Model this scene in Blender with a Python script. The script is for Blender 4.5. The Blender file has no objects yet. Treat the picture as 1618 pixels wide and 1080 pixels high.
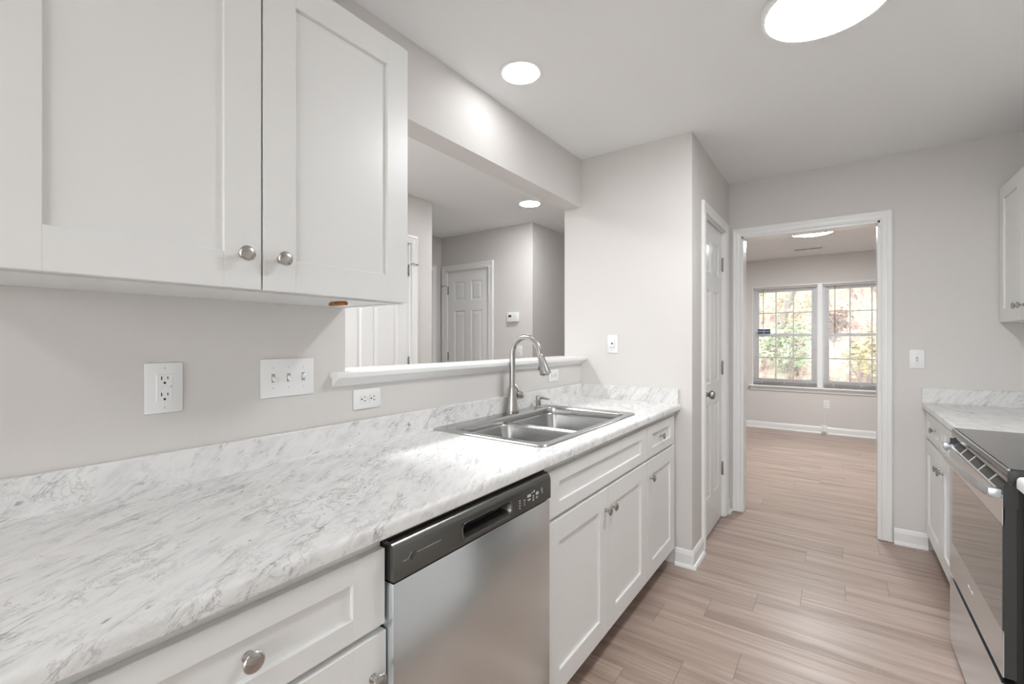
import bpy, bmesh, math, random
from mathutils import Matrix, Vector, noise

# ------------------------------------------------------------------ camera, world, exposure
scene = bpy.context.scene
C = scene.collection
scene.view_settings.view_transform = 'Standard'
scene.view_settings.look = 'None'
scene.view_settings.exposure = 0.80
scene.view_settings.gamma = 1.0
scene.view_settings.use_curve_mapping = False

cam_d = bpy.data.cameras.new('camera')
cam = bpy.data.objects.new('camera', cam_d)
C.objects.link(cam)
cam.location = (1.354, 0.0, 1.272)
cam.rotation_euler = (math.radians(90), 0, math.radians(35.575))
cam_d.sensor_width = 36.0
cam_d.lens = 36.0 * 720.0 / 1618.0
cam_d.shift_y = -2.7 / 1618.0
cam_d.clip_start = 0.02
scene.camera = cam

world = bpy.data.worlds.new('overcast_sky')
scene.world = world
world.use_nodes = True
bgn = world.node_tree.nodes['Background']
bgn.inputs[0].default_value = (0.97, 0.98, 1.0, 1)
bgn.inputs[1].default_value = 3.45

LAMP = dict(disc=37.0, can=14.5, hall=104.0, far=80.0, back=17.0, dining=56.0)  # back and dining drive the two added lamps out of view

def sky_portal(loc, rx, sx, sz):
    d = bpy.data.lights.new('sky_portal', 'AREA'); d.shape = 'RECTANGLE'; d.size = sx; d.size_y = sz; d.energy = 0
    d.cycles.is_portal = True
    o = bpy.data.objects.new('sky_portal', d); C.objects.link(o); o.location = loc; o.rotation_euler = (math.radians(rx), 0, 0)
sky_portal((1.18, 7.66, 1.335), -90, 1.70, 1.44)     # far room window, light into -y
sky_portal((1.275, -2.22, 1.08), 90, 2.06, 2.12)      # glazed door added behind the camera for daylight, light into +y
sky_portal((-0.75, -2.22, 1.35), 90, 1.06, 1.54)     # dining window added behind the camera for daylight

# ------------------------------------------------------------------ materials
def new_mat(name):
    m = bpy.data.materials.new(name); m.use_nodes = True
    return m, m.node_tree, m.node_tree.nodes['Principled BSDF']

def simple(name, col, rough=0.5, metal=0.0, spec=0.5, bump=None, var=None, coat=0.0):
    m, nt, p = new_mat(name)
    p.inputs['Base Color'].default_value = (*col, 1)
    p.inputs['Roughness'].default_value = rough
    p.inputs['Metallic'].default_value = metal
    p.inputs['Specular IOR Level'].default_value = spec
    p.inputs['Coat Weight'].default_value = coat
    g = nt.nodes.new('ShaderNodeNewGeometry')
    if bump:
        n = nt.nodes.new('ShaderNodeTexNoise'); n.inputs['Scale'].default_value = bump[0]; n.inputs['Detail'].default_value = 3
        nt.links.new(g.outputs['Position'], n.inputs['Vector'])
        b = nt.nodes.new('ShaderNodeBump'); b.inputs['Strength'].default_value = bump[1]; b.inputs['Distance'].default_value = bump[2]
        nt.links.new(n.outputs['Fac'], b.inputs['Height']); nt.links.new(b.outputs[0], p.inputs['Normal'])
    if var:
        n = nt.nodes.new('ShaderNodeTexNoise'); n.inputs['Scale'].default_value = var[0]; n.inputs['Detail'].default_value = 4
        nt.links.new(g.outputs['Position'], n.inputs['Vector'])
        r = nt.nodes.new('ShaderNodeValToRGB')
        r.color_ramp.elements[0].position = 0.3; r.color_ramp.elements[1].position = 0.7
        r.color_ramp.elements[0].color = (*[c * (1 - var[1]) for c in col], 1)
        r.color_ramp.elements[1].color = (*[min(1, c * (1 + var[1])) for c in col], 1)
        nt.links.new(n.outputs['Fac'], r.inputs[0]); nt.links.new(r.outputs[0], p.inputs['Base Color'])
    return m

def emit(name, col, s):
    m, nt, p = new_mat(name)
    p.inputs['Base Color'].default_value = (0.8, 0.8, 0.8, 1)
    p.inputs['Emission Color'].default_value = (*col, 1)
    p.inputs['Emission Strength'].default_value = s
    return m

class NT:
    """small helper to write math node chains"""
    def __init__(s, nt): s.nt = nt
    def math(s, op, a, b=None, c=None):
        n = s.nt.nodes.new('ShaderNodeMath'); n.operation = op
        for i, v in enumerate((a, b, c)):
            if v is None: continue
            if isinstance(v, (int, float)): n.inputs[i].default_value = v
            else: s.nt.links.new(v, n.inputs[i])
        return n.outputs[0]
    def comb(s, x, y, z):
        n = s.nt.nodes.new('ShaderNodeCombineXYZ')
        for i, v in enumerate((x, y, z)):
            if isinstance(v, (int, float)): n.inputs[i].default_value = v
            else: s.nt.links.new(v, n.inputs[i])
        return n.outputs[0]
    def noise(s, vec, scale, detail=4, rough=0.55, dist=0.0):
        n = s.nt.nodes.new('ShaderNodeTexNoise')
        n.inputs['Scale'].default_value = scale; n.inputs['Detail'].default_value = detail
        n.inputs['Roughness'].default_value = rough; n.inputs['Distortion'].default_value = dist
        s.nt.links.new(vec, n.inputs['Vector']); return n.outputs['Fac']
    def ramp(s, fac, stops):
        r = s.nt.nodes.new('ShaderNodeValToRGB'); cr = r.color_ramp
        while len(cr.elements) < len(stops): cr.elements.new(0.5)
        for e, (p, c) in zip(cr.elements, stops):
            e.position = p; e.color = (c, c, c, 1) if isinstance(c, (int, float)) else (*c, 1)
        s.nt.links.new(fac, r.inputs[0]); return r.outputs[0]
    def mix(s, fac, a, b, mode='MIX'):
        n = s.nt.nodes.new('ShaderNodeMix'); n.data_type = 'RGBA'; n.blend_type = mode
        for sock, v in ((n.inputs[0], fac), (n.inputs[6], a), (n.inputs[7], b)):
            if isinstance(v, (int, float)): sock.default_value = v
            elif isinstance(v, tuple): sock.default_value = (*v, 1)
            else: s.nt.links.new(v, sock)
        return n.outputs[2]

def pos_xyz(nt):
    g = nt.nodes.new('ShaderNodeNewGeometry'); sp = nt.nodes.new('ShaderNodeSeparateXYZ')
    nt.links.new(g.outputs['Position'], sp.inputs[0]); return sp.outputs

def wood_floor():
    m, nt, p = new_mat('laminate_planks'); k = NT(nt)
    x, y, z = pos_xyz(nt)
    yr = k.math('DIVIDE', k.math('SUBTRACT', y, 2.577), 0.177)
    row = k.math('FLOOR', yr)
    grp = k.math('FLOOR', k.math('DIVIDE', k.math('ADD', row, 3.0), 6.0))
    xo = k.math('ADD', k.math('MULTIPLY', row, 0.178), k.math('MULTIPLY', grp, -0.54))
    xr = k.math('DIVIDE', k.math('SUBTRACT', k.math('SUBTRACT', x, xo), 1.206), 1.22)
    col = k.math('FLOOR', xr)
    wn = nt.nodes.new('ShaderNodeTexWhiteNoise'); wn.noise_dimensions = '3D'
    nt.links.new(k.comb(row, col, 0.0), wn.inputs['Vector']); rnd = wn.outputs['Value']
    # grain, stretched along x
    off = k.math('MULTIPLY', rnd, 37.0)
    gv = k.comb(k.math('ADD', k.math('MULTIPLY', x, 1.1), off), k.math('ADD', k.math('MULTIPLY', y, 17.0), off), 0.0)
    g1 = k.noise(gv, 1.0, 6, 0.6, 0.7)
    gv2 = k.comb(k.math('ADD', k.math('MULTIPLY', x, 3.0), off), k.math('ADD', k.math('MULTIPLY', y, 110.0), off), 3.0)
    g2 = k.noise(gv2, 1.0, 3, 0.6, 0.4)
    gv3 = k.comb(k.math('MULTIPLY', x, 95.0), k.math('MULTIPLY', y, 9.0), 9.0)
    g3 = k.noise(gv3, 1.0, 2, 0.5)
    gv4 = k.comb(k.math('MULTIPLY', x, 1.6), k.math('MULTIPLY', y, 7.0), 5.0)
    g4 = k.noise(gv4, 1.0, 3, 0.5, 0.5)
    c = k.ramp(g1, [(0.28, (0.29, 0.208, 0.167)), (0.45, (0.40, 0.302, 0.249)), (0.62, (0.475, 0.373, 0.315)), (0.8, (0.535, 0.435, 0.378))])
    c = k.mix(0.42, c, k.ramp(g2, [(0.3, 0.35), (0.6, 0.62)]), 'OVERLAY')
    cross = k.math('MULTIPLY', k.ramp(g3, [(0.55, 0.0), (0.72, 1.0)]), k.ramp(g4, [(0.52, 0.0), (0.64, 0.35)]))
    c = k.mix(cross, c, (0.47, 0.365, 0.30))
    tone = k.math('ADD', 0.93, k.math('MULTIPLY', rnd, 0.14))
    c = k.mix(1.0, c, k.comb(tone, tone, tone), 'MULTIPLY')
    fy = k.math('FRACT', yr); fx = k.math('FRACT', xr)
    ey = k.math('MINIMUM', fy, k.math('SUBTRACT', 1.0, fy)); ex = k.math('MINIMUM', fx, k.math('SUBTRACT', 1.0, fx))
    ly = k.math('LESS_THAN', ey, 0.0045); lx = k.math('LESS_THAN', ex, 0.0009)
    c = k.mix(k.math('MULTIPLY', ly, 0.30), c, (0.25, 0.18, 0.14))
    c = k.mix(k.math('MULTIPLY', lx, 0.75), c, (0.16, 0.11, 0.09))
    nt.links.new(c, p.inputs['Base Color'])
    p.inputs['Specular IOR Level'].default_value = 0.38
    r = k.ramp(g1, [(0.3, 0.42), (0.7, 0.32)])
    nt.links.new(r, p.inputs['Roughness'])
    b = nt.nodes.new('ShaderNodeBump'); b.inputs['Strength'].default_value = 0.25; b.inputs['Distance'].default_value = 0.0012
    nt.links.new(k.math('SUBTRACT', g2, k.math('MULTIPLY', k.math('MAXIMUM', lx, ly), 1.0)), b.inputs['Height'])
    nt.links.new(b.outputs[0], p.inputs['Normal'])
    return m

def marble():
    m, nt, p = new_mat('marble_laminate'); k = NT(nt)
    x, y, z = pos_xyz(nt)
    # unfold the splash onto the top so streaks run on
    xx = k.math('SUBTRACT', x, z); y = k.math('ADD', y, k.math('MULTIPLY', z, 0.6))
    # streak frame: along the run (y, slightly toward the wall)
    a = k.math('ADD', k.math('MULTIPLY', y, 0.87), k.math('MULTIPLY', xx, -0.49))
    b = k.math('ADD', k.math('MULTIPLY', y, 0.49), k.math('MULTIPLY', xx, 0.87))
    def st(fa, fb, off): return k.comb(k.math('MULTIPLY', a, fa), k.math('MULTIPLY', b, fb), off)
    cloud = k.noise(st(7.0, 30.0, 0.0), 1.0, 8, 0.70, 0.3)
    base = k.ramp(cloud, [(0.32, 0.68), (0.45, 0.77), (0.55, 0.815), (0.70, 0.84)])
    # long thin broken streaks
    w = k.math('ABSOLUTE', k.math('SUBTRACT', k.noise(st(8.0, 46.0, 4.0), 1.0, 7, 0.62, 0.6), 0.5))
    vein = k.ramp(w, [(0.0, 1.0), (0.012, 0.6), (0.040, 0.0)])
    vein = k.math('MULTIPLY', vein, k.ramp(k.noise(st(9.0, 22.0, 8.0), 1.0, 4, 0.6), [(0.48, 0.0), (0.62, 0.75)]))
    # net-like hairline veins
    w3 = k.math('ABSOLUTE', k.math('SUBTRACT', k.noise(st(11.0, 19.0, 12.0), 1.0, 7, 0.7, 0.7), 0.5))
    net = k.ramp(w3, [(0.0, 1.0), (0.009, 0.5), (0.022, 0.0)])
    net = k.math('MULTIPLY', net, k.ramp(k.noise(st(3.0, 4.0, 3.0), 1.0, 4, 0.6), [(0.46, 0.0), (0.62, 0.7)]))
    # flecks
    fl = k.ramp(k.noise(st(26.0, 44.0, 21.0), 1.0, 2, 0.5), [(0.71, 0.0), (0.76, 0.75)])
    tot = k.math('MINIMUM', k.math('ADD', k.math('ADD', vein, net), fl), 1.0)
    c = k.mix(tot, k.mix(1.0, base, (1.0, 0.99, 0.975), 'MULTIPLY'), (0.30, 0.295, 0.29))
    nt.links.new(c, p.inputs['Base Color'])
    p.inputs['Roughness'].default_value = 0.36
    p.inputs['Specular IOR Level'].default_value = 0.3
    return m

def brushed(name, col, rough, axis, var=0.08, sc=260.0, bump=0.05):
    m, nt, p = new_mat(name); k = NT(nt)
    x, y, z = pos_xyz(nt)
    s = [sc, sc, sc]; s['xyz'.index(axis)] = 3.0
    n = k.noise(k.comb(k.math('MULTIPLY', x, s[0]), k.math('MULTIPLY', y, s[1]), k.math('MULTIPLY', z, s[2])), 1.0, 2, 0.5)
    c = k.ramp(n, [(0.3, tuple(v * (1 - var) for v in col)), (0.7, tuple(v * (1 + var) for v in col))])
    nt.links.new(c, p.inputs['Base Color'])
    p.inputs['Metallic'].default_value = 1.0
    r = k.ramp(n, [(0.3, rough * 0.97), (0.7, rough * 1.03)])
    nt.links.new(r, p.inputs['Roughness'])
    bp = nt.nodes.new('ShaderNodeBump'); bp.inputs['Strength'].default_value = bump; bp.inputs['Distance'].default_value = 0.0005
    nt.links.new(n, bp.inputs['Height']); nt.links.new(bp.outputs[0], p.inputs['Normal'])
    return m

M = {}
M['wall'] = simple('greige_wall_paint', (0.715, 0.685, 0.662), 0.62, spec=0.35, bump=(220, 0.12, 0.001), var=(1.3, 0.012))
M['ceil'] = simple('flat_ceiling_paint', (0.905, 0.908, 0.905), 0.9, spec=0.2, bump=(160, 0.1, 0.001))
M['trim'] = simple('white_semigloss_trim', (0.87, 0.87, 0.86), 0.28, spec=0.5)
M['cab'] = simple('white_cabinet_paint', (0.83, 0.83, 0.815), 0.34, spec=0.5, var=(2.0, 0.008))
M['cabin'] = simple('cabinet_underside', (0.70, 0.70, 0.68), 0.5)
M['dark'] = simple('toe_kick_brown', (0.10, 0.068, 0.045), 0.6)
M['door'] = simple('white_door_paint', (0.86, 0.862, 0.855), 0.25, spec=0.5)
M['plate'] = simple('white_plastic', (0.88, 0.88, 0.875), 0.3)
M['toggle_shade'] = simple('grey_toggle_shade', (0.42, 0.42, 0.41), 0.5)  # grey stands in for the shading around the switch toggles
M['slot'] = simple('dark_slot', (0.02, 0.02, 0.02), 0.6)
M['floor'] = wood_floor()
M['marble'] = marble()
M['steel_v'] = brushed('brushed_steel_door', (0.74, 0.785, 0.81), 0.25, 'z', 0.006, sc=1200.0, bump=0.0)
M['steel_y'] = brushed('brushed_steel_horizontal', (0.66, 0.695, 0.72), 0.26, 'y', 0.006, sc=900.0, bump=0.0)
M['sink'] = brushed('sink_steel', (0.52, 0.52, 0.515), 0.26, 'x', 0.05)
M['nickel'] = brushed('brushed_nickel', (0.47, 0.455, 0.435), 0.24, 'z', 0.03)
M['knob'] = brushed('knob_nickel', (0.50, 0.48, 0.455), 0.26, 'y', 0.05)
M['hinge'] = simple('hinge_metal', (0.36, 0.35, 0.335), 0.35, metal=1.0)
M['dwpanel'] = simple('charcoal_steel_panel', (0.165, 0.163, 0.155), 0.26, metal=0.85, spec=0.5)
M['ckframe'] = simple('gloss_black_trim', (0.03, 0.03, 0.03), 0.12, spec=0.8)
M['blk'] = simple('black_plastic', (0.018, 0.018, 0.018), 0.35)
M['blkm'] = simple('black_enamel', (0.045, 0.045, 0.043), 0.45, bump=(900, 0.25, 0.0006))
M['glass_top'] = simple('black_ceramic_glass', (0.035, 0.035, 0.035), 0.13, spec=0.8, coat=0.3)
M['oven_glass'] = simple('oven_door_glass', (0.25, 0.265, 0.275), 0.05, metal=0.9)
M['mark'] = simple('printed_pale_marks', (0.62, 0.62, 0.60), 0.5)
M['mark2'] = simple('printed_grey_marks', (0.33, 0.33, 0.32), 0.5)
M['lens'] = emit('lit_lens', (0.955, 0.982, 1.0), LAMP['disc'])
M['lens_can'] = emit('lit_can_lens', (0.955, 0.982, 1.0), LAMP['can'])
M['lens_hall'] = emit('lit_hall_can_lens', (0.955, 0.982, 1.0), LAMP['hall'])
M['lens_far'] = emit('lit_far_lens', (0.955, 0.982, 1.0), LAMP['far'])
M['lens_back_added'] = emit('added_back_lens', (0.955, 0.982, 1.0), LAMP['back'])
M['lens_din_added'] = emit('added_dining_lens', (0.955, 0.982, 1.0), LAMP['dining'])
M['slat'] = simple('vinyl_slat', (0.80, 0.78, 0.77), 0.5)
_m, _nt, _p = new_mat('vinyl_slat_translucent')
_p.inputs['Base Color'].default_value = (0.84, 0.82, 0.81, 1); _p.inputs['Roughness'].default_value = 0.5
_t = _nt.nodes.new('ShaderNodeBsdfTranslucent'); _t.inputs[0].default_value = (0.80, 0.77, 0.75, 1)
_x = _nt.nodes.new('ShaderNodeMixShader'); _x.inputs[0].default_value = 0.45
_nt.links.new(_p.outputs[0], _x.inputs[1]); _nt.links.new(_t.outputs[0], _x.inputs[2])
_nt.links.new(_x.outputs[0], [n for n in _nt.nodes if n.type == 'OUTPUT_MATERIAL'][0].inputs[0])
M['slat'] = _m
M['vinyl'] = simple('white_vinyl_sash', (0.88, 0.89, 0.90), 0.35)
M['lcd'] = simple('lcd_grey', (0.08, 0.09, 0.08), 0.2)
M['wand'] = simple('clear_brown_wand', (0.25, 0.19, 0.17), 0.3)
M['taglabel'] = simple('navy_warning_tag', (0.05, 0.07, 0.16), 0.5)
M['amber'] = simple('amber_plastic', (0.42, 0.14, 0.01), 0.2, coat=0.5)
M['grille'] = simple('dark_vent_mesh', (0.03, 0.03, 0.03), 0.5)
M['leaf_g'] = simple('pale_green_leaves', (0.26, 0.32, 0.20), 0.6, var=(3.0, 0.4))
M['leaf_y'] = simple('yellow_autumn_leaves', (0.44, 0.40, 0.24), 0.6, var=(3.0, 0.35))
M['leaf_r'] = simple('rust_autumn_leaves', (0.36, 0.25, 0.205), 0.6, var=(3.0, 0.4))
M['bounce_ground'] = simple('light_bounce_ground', (0.42, 0.40, 0.37), 0.9)
M['bark'] = simple('pale_grey_bark', (0.27, 0.25, 0.235), 0.85, var=(9.0, 0.35), bump=(40, 0.6, 0.01))

def pane_glass():
    m = bpy.data.materials.new('window_pane_glass'); m.use_nodes = True; nt = m.node_tree
    for n in list(nt.nodes):
        if n.type != 'OUTPUT_MATERIAL': nt.nodes.remove(n)
    out = [n for n in nt.nodes if n.type == 'OUTPUT_MATERIAL'][0]
    t = nt.nodes.new('ShaderNodeBsdfTransparent'); t.inputs[0].default_value = (0.97, 0.98, 0.98, 1)
    g = nt.nodes.new('ShaderNodeBsdfGlossy'); g.inputs['Roughness'].default_value = 0.02
    f = nt.nodes.new('ShaderNodeFresnel'); f.inputs[0].default_value = 1.45
    mx = nt.nodes.new('ShaderNodeMixShader')
    nt.links.new(f.outputs[0], mx.inputs[0]); nt.links.new(t.outputs[0], mx.inputs[1]); nt.links.new(g.outputs[0], mx.inputs[2])
    nt.links.new(mx.outputs[0], out.inputs[0]); return m
M['pane'] = pane_glass()

def hillside_mat():
    m, nt, p = new_mat('leaf_litter_slope'); k = NT(nt)
    x, y, z = pos_xyz(nt)
    v = k.comb(x, k.math('MULTIPLY', y, 0.22), k.math('MULTIPLY', z, 0.35))
    n1 = k.noise(v, 3.4, 8, 0.78, 0.5)
    c = k.ramp(n1, [(0.32, (0.045, 0.035, 0.03)), (0.41, (0.20, 0.13, 0.105)), (0.48, (0.36, 0.27, 0.23)), (0.56, (0.27, 0.29, 0.19)), (0.64, (0.55, 0.47, 0.41))])
    n2 = k.noise(v, 15.0, 4, 0.75)
    c = k.mix(0.7, c, k.ramp(n2, [(0.3, 0.15), (0.65, 0.9)]), 'OVERLAY')
    nt.links.new(c, p.inputs['Base Color']); p.inputs['Roughness'].default_value = 0.9
    return m
M['slope'] = hillside_mat()

# ------------------------------------------------------------------ mesh helpers
WL = {}     # world location of each object's origin
def empty(name, loc, label=None, cat=None, group=None, kind=None):
    o = bpy.data.objects.new(name, None); C.objects.link(o)
    o.empty_display_size = 0.05
    o.location = loc; WL[o.name] = Vector(loc)
    tag(o, label, cat, group, kind); return o

def tag(o, label=None, cat=None, group=None, kind=None):
    if label: o['label'] = label
    if cat: o['category'] = cat
    if group: o['group'] = group
    if kind: o['kind'] = kind
    return o

def obj(name, bm, mat, parent=None, smooth=False, recalc=True):
    if recalc: bmesh.ops.recalc_face_normals(bm, faces=bm.faces)
    xs = [v.co for v in bm.verts]
    lo = Vector((min(v.x for v in xs), min(v.y for v in xs), min(v.z for v in xs)))
    hi = Vector((max(v.x for v in xs), max(v.y for v in xs), max(v.z for v in xs)))
    c = (lo + hi) / 2
    bmesh.ops.translate(bm, verts=bm.verts, vec=-c)
    me = bpy.data.meshes.new(name); bm.to_mesh(me); bm.free()
    mats = mat if isinstance(mat, (list, tuple)) else [mat]
    for q in mats: me.materials.append(q)
    if smooth:
        for f in me.polygons: f.use_smooth = True
        if smooth == 'auto':
            me.set_sharp_from_angle(angle=math.radians(38))
    o = bpy.data.objects.new(name, me); C.objects.link(o)
    if parent:
        o.parent = parent; o.location = c - WL[parent.name]
    else:
        o.location = c
    WL[o.name] = c
    return o

def struct(name, bm, mat, parent=None, smooth=False, label=None):
    o = obj(name, bm, mat, parent, smooth)
    if not parent: o['kind'] = 'structure'
    if label: o['label'] = label
    return o

def B(): return bmesh.new()

def bx(bm, x0, x1, y0, y1, z0, z1, bev=0.0, seg=1, xf=None, mi=0):
    r = bmesh.ops.create_cube(bm, size=1.0)
    vs = r['verts']
    for v in vs:
        v.co = Vector(((x0 + x1) / 2 + v.co.x * (x1 - x0), (y0 + y1) / 2 + v.co.y * (y1 - y0), (z0 + z1) / 2 + v.co.z * (z1 - z0)))
    if bev > 0:
        es = list({e for v in vs for e in v.link_edges})
        rr = bmesh.ops.bevel(bm, geom=es, offset=bev, segments=seg, affect='EDGES', profile=0.5)
        vs = list({v for v in rr['verts']} | {v for v in vs if v.is_valid})
    if mi:
        for f in {f for v in vs if v.is_valid for f in v.link_faces}: f.material_index = mi
    if xf is not None:
        bmesh.ops.transform(bm, matrix=xf, verts=[v for v in vs if v.is_valid])
    return vs

def frame(origin, u, n):
    """local X=u, Y=n (outward), Z=up"""
    u = Vector(u).normalized(); n = Vector(n).normalized(); z = Vector((0, 0, 1))
    m = Matrix((( u.x, n.x, z.x, origin[0]), (u.y, n.y, z.y, origin[1]), (u.z, n.z, z.z, origin[2]), (0, 0, 0, 1)))
    return m

def basis(d):
    d = Vector(d).normalized()
    a = Vector((0, 0, 1)) if abs(d.z) < 0.9 else Vector((1, 0, 0))
    u = d.cross(a).normalized(); v = d.cross(u).normalized()
    return d, u, v

def lathe(bm, o, d, prof, seg=24, cap=True, xf=None, mi=0):
    d, u, v = basis(d); o = Vector(o); rings = []
    for t, r in prof:
        ring = []
        for i in range(seg):
            a = 2 * math.pi * i / seg
            co = o + d * t + (u * math.cos(a) + v * math.sin(a)) * max(r, 1e-5)
            ring.append(bm.verts.new(co if xf is None else xf @ co))
        rings.append(ring)
    fs = []
    for a, b in zip(rings, rings[1:]):
        for i in range(seg):
            j = (i + 1) % seg
            fs.append(bm.faces.new((a[i], a[j], b[j], b[i])))
    if cap:
        fs.append(bm.faces.new(rings[0][::-1])); fs.append(bm.faces.new(rings[-1]))
    for f in fs: f.material_index = mi

def tube(bm, pts, r, seg=12, sq=None, cap=True):
    pts = [Vector(p) for p in pts]; rings = []
    rs = r if isinstance(r, (list, tuple)) else [r] * len(pts)
    pu = None
    for i, p in enumerate(pts):
        d = (pts[min(i + 1, len(pts) - 1)] - pts[max(i - 1, 0)]).normalized()
        if pu is None: _, u, v = basis(d)
        else:
            u = (pu - d * pu.dot(d)).normalized(); v = d.cross(u)
        pu = u
        ring = []
        for j in range(seg):
            a = 2 * math.pi * j / seg
            ring.append(bm.verts.new(p + (u * math.cos(a) + v * math.sin(a)) * rs[i]))
        rings.append(ring)
    for a, b in zip(rings, rings[1:]):
        for j in range(seg):
            k = (j + 1) % seg
            bm.faces.new((a[j], a[k], b[k], b[j]))
    if cap:
        bm.faces.new(rings[0][::-1]); bm.faces.new(rings[-1])

def extrude_poly(bm, pts3, vec):
    a = [bm.verts.new(p) for p in pts3]; b = [bm.verts.new(Vector(p) + Vector(vec)) for p in pts3]
    n = len(a)
    for i in range(n):
        j = (i + 1) % n
        bm.faces.new((a[i], a[j], b[j], b[i]))
    bm.faces.new(a[::-1]); bm.faces.new(b)

def loft(bm, loops, close=True):
    rings = [[bm.verts.new(p) for p in l] for l in loops]
    for a, b in zip(rings, rings[1:]):
        n = len(a)
        for i in range(n if close else n - 1):
            j = (i + 1) % n
            bm.faces.new((a[i], a[j], b[j], b[i]))
    return rings

def casing(bm, xf, u0, u1, z0, zt, prof, closed=False):
    """moulding round an opening; prof = (offset from opening edge, thickness) points; local n = outward"""
    rings = []
    for w, t in prof:
        if closed:
            pts = [(u0 - w, t, z0 - w), (u0 - w, t, zt + w), (u1 + w, t, zt + w), (u1 + w, t, z0 - w)]
        else:
            pts = [(u0 - w, t, z0), (u0 - w, t, zt + w), (u1 + w, t, zt + w), (u1 + w, t, z0)]
        rings.append([bm.verts.new(xf @ Vector(p)) for p in pts])
    n = 4
    rr = rings + [rings[0]]
    for a, b in zip(rr, rr[1:]):
        for i in range(n if closed else n - 1):
            j = (i + 1) % n
            bm.faces.new((a[i], a[j], b[j], b[i]))
    if not closed:
        for i in (0, 3):
            f = [r[i] for r in rings]
            bm.faces.new(f if i else f[::-1])

CASING = [(0.006, 0.0), (0.006, 0.011), (0.012, 0.013), (0.018, 0.010), (0.030, 0.0125), (0.040, 0.0125), (0.046, 0.016), (0.056, 0.018), (0.064, 0.017), (0.068, 0.012), (0.068, 0.0)]

def shaker(bm, w, z0, z1, xf, stile=0.075, th=0.018, rec=0.009, rail=None):
    """shaker front; local x 0..w, y = 0 (back) .. th (face)"""
    rail = rail or stile; b = 0.0012
    bx(bm, 0, stile, 0, th, z0, z1, b, xf=xf)
    bx(bm, w - stile, w, 0, th, z0, z1, b, xf=xf)
    bx(bm, stile - 0.0013, w - stile + 0.0013, 0.0002, th - 0.00015, z0 + 0.0001, z0 + rail, b, xf=xf)
    bx(bm, stile - 0.0013, w - stile + 0.0013, 0.0002, th - 0.00015, z1 - rail, z1 - 0.0001, b, xf=xf)
    bx(bm, stile - 0.004, w - stile + 0.004, 0.001, th - rec, z0 + rail - 0.004, z1 - rail + 0.004, xf=xf)

KNOB = [(0.0, 0.0085), (0.0015, 0.0088), (0.003, 0.0065), (0.008, 0.0055), (0.014, 0.0075), (0.018, 0.0125), (0.021, 0.0157), (0.0235, 0.0163), (0.0255, 0.0150), (0.0272, 0.0115), (0.0282, 0.006), (0.0285, 0.0)]
def knob(parent, p, d):
    bm = B(); lathe(bm, p, d, KNOB, 28)
    return obj('knob', bm, M['knob'], parent, smooth='auto')

def six_panel(bm, w, h, xf, th=0.035):
    """six panel door, local x 0..w, face at y=0 looking to +y, z 0..h"""
    s = 0.112 if w > 0.65 else 0.098
    mid = 0.10 if w > 0.65 else 0.085
    rec = 0.008
    bx(bm, 0, w, -th, -rec, 0, h, xf=xf)
    zs = [(0.24, 0.85), (1.05, 1.62), (1.73, h - 0.115)]
    zs = [(0.235, 0.84), (0.975, 1.59), (1.70, h - 0.112)]
    pw = (w - 2 * s - mid) / 2
    xs = [(s, s + pw), (s + pw + mid, w - s)]
    e = 0.0
    for a, b_ in ((0, s), (s + pw, s + pw + mid), (w - s, w)):
        bx(bm, a, b_, -rec - 0.001, 0, 0, h, xf=xf)
    rz = [0, zs[0][0], zs[0][1], zs[1][0], zs[1][1], zs[2][0], zs[2][1], h]
    for i in range(0, 8, 2):
        for a, b_ in xs:
            bx(bm, a, b_, -rec - 0.001, 0, rz[i], rz[i + 1], xf=xf)
    for a, b_ in xs:
        for c, d in zs:
            # sloped sticking then raised field
            def ring(i, y): return [xf @ Vector(p) for p in ((a + i, y, c + i), (b_ - i, y, c + i), (b_ - i, y, d - i), (a + i, y, d - i))]
            rs = loft(bm, [ring(0, 0), ring(0.004, -0.003), ring(0.012, -rec + 0.0003), ring(0.018, -rec + 0.0003), ring(0.040, -0.0012)])
            bm.faces.new(rs[-1])

def hinge_set(parent, xf, u, zs, stop=None):
    for z in zs:
        bm = B()
        lathe(bm, (u, 0.006, z - 0.045), (0, 0, 1), [(0, 0.0055), (0.09, 0.0055)], 10, xf=xf)
        lathe(bm, (u, 0.006, z - 0.05), (0, 0, 1), [(0, 0.003), (0.004, 0.0062), (0.096, 0.0062), (0.1, 0.003)], 10, xf=xf)
        bx(bm, u - 0.012, u + 0.012, -0.004, 0.0015, z - 0.044, z + 0.044, xf=xf)
        obj('hinge', bm, M['hinge'], parent, smooth='auto')

def door_knob(parent, p, n):
    bm = B()
    lathe(bm, p, n, [(0, 0.032), (0.004, 0.032), (0.008, 0.027), (0.010, 0.014), (0.030, 0.012), (0.036, 0.018), (0.044, 0.0265), (0.056, 0.0275), (0.064, 0.023), (0.068, 0.012), (0.069, 0.0)], 28)
    return obj('door_handle', bm, M['hinge'], parent, smooth='auto')

# ------------------------------------------------------------------ shell
YP = 2.66      # pantry front
YF = 3.73      # kitchen far wall
YE = 7.53      # far room back wall
XR = 2.425     # kitchen right wall
H = 2.44
FX0, FX1 = -1.1, 2.9

bm = B(); bx(bm, -2.7, 3.2, -2.2, YE + 0.1, -0.06, 0.0); struct('floor', bm, M['floor'])
bm = B(); bx(bm, -2.7, 3.2, -2.2, YE + 0.1, H, H + 0.08); struct('ceiling', bm, M['ceil'])

# divider wall with the pass-through
bm = B()
bx(bm, -0.12, 0.0, -2.1, 0.924, 0.0, H)
bx(bm, -0.12, 0.0, 0.924, YP, 0.0, 1.150)
bx(bm, -0.12, 0.0, 0.924, YP, 2.130, H)
struct('wall_left', bm, M['wall'])
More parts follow.
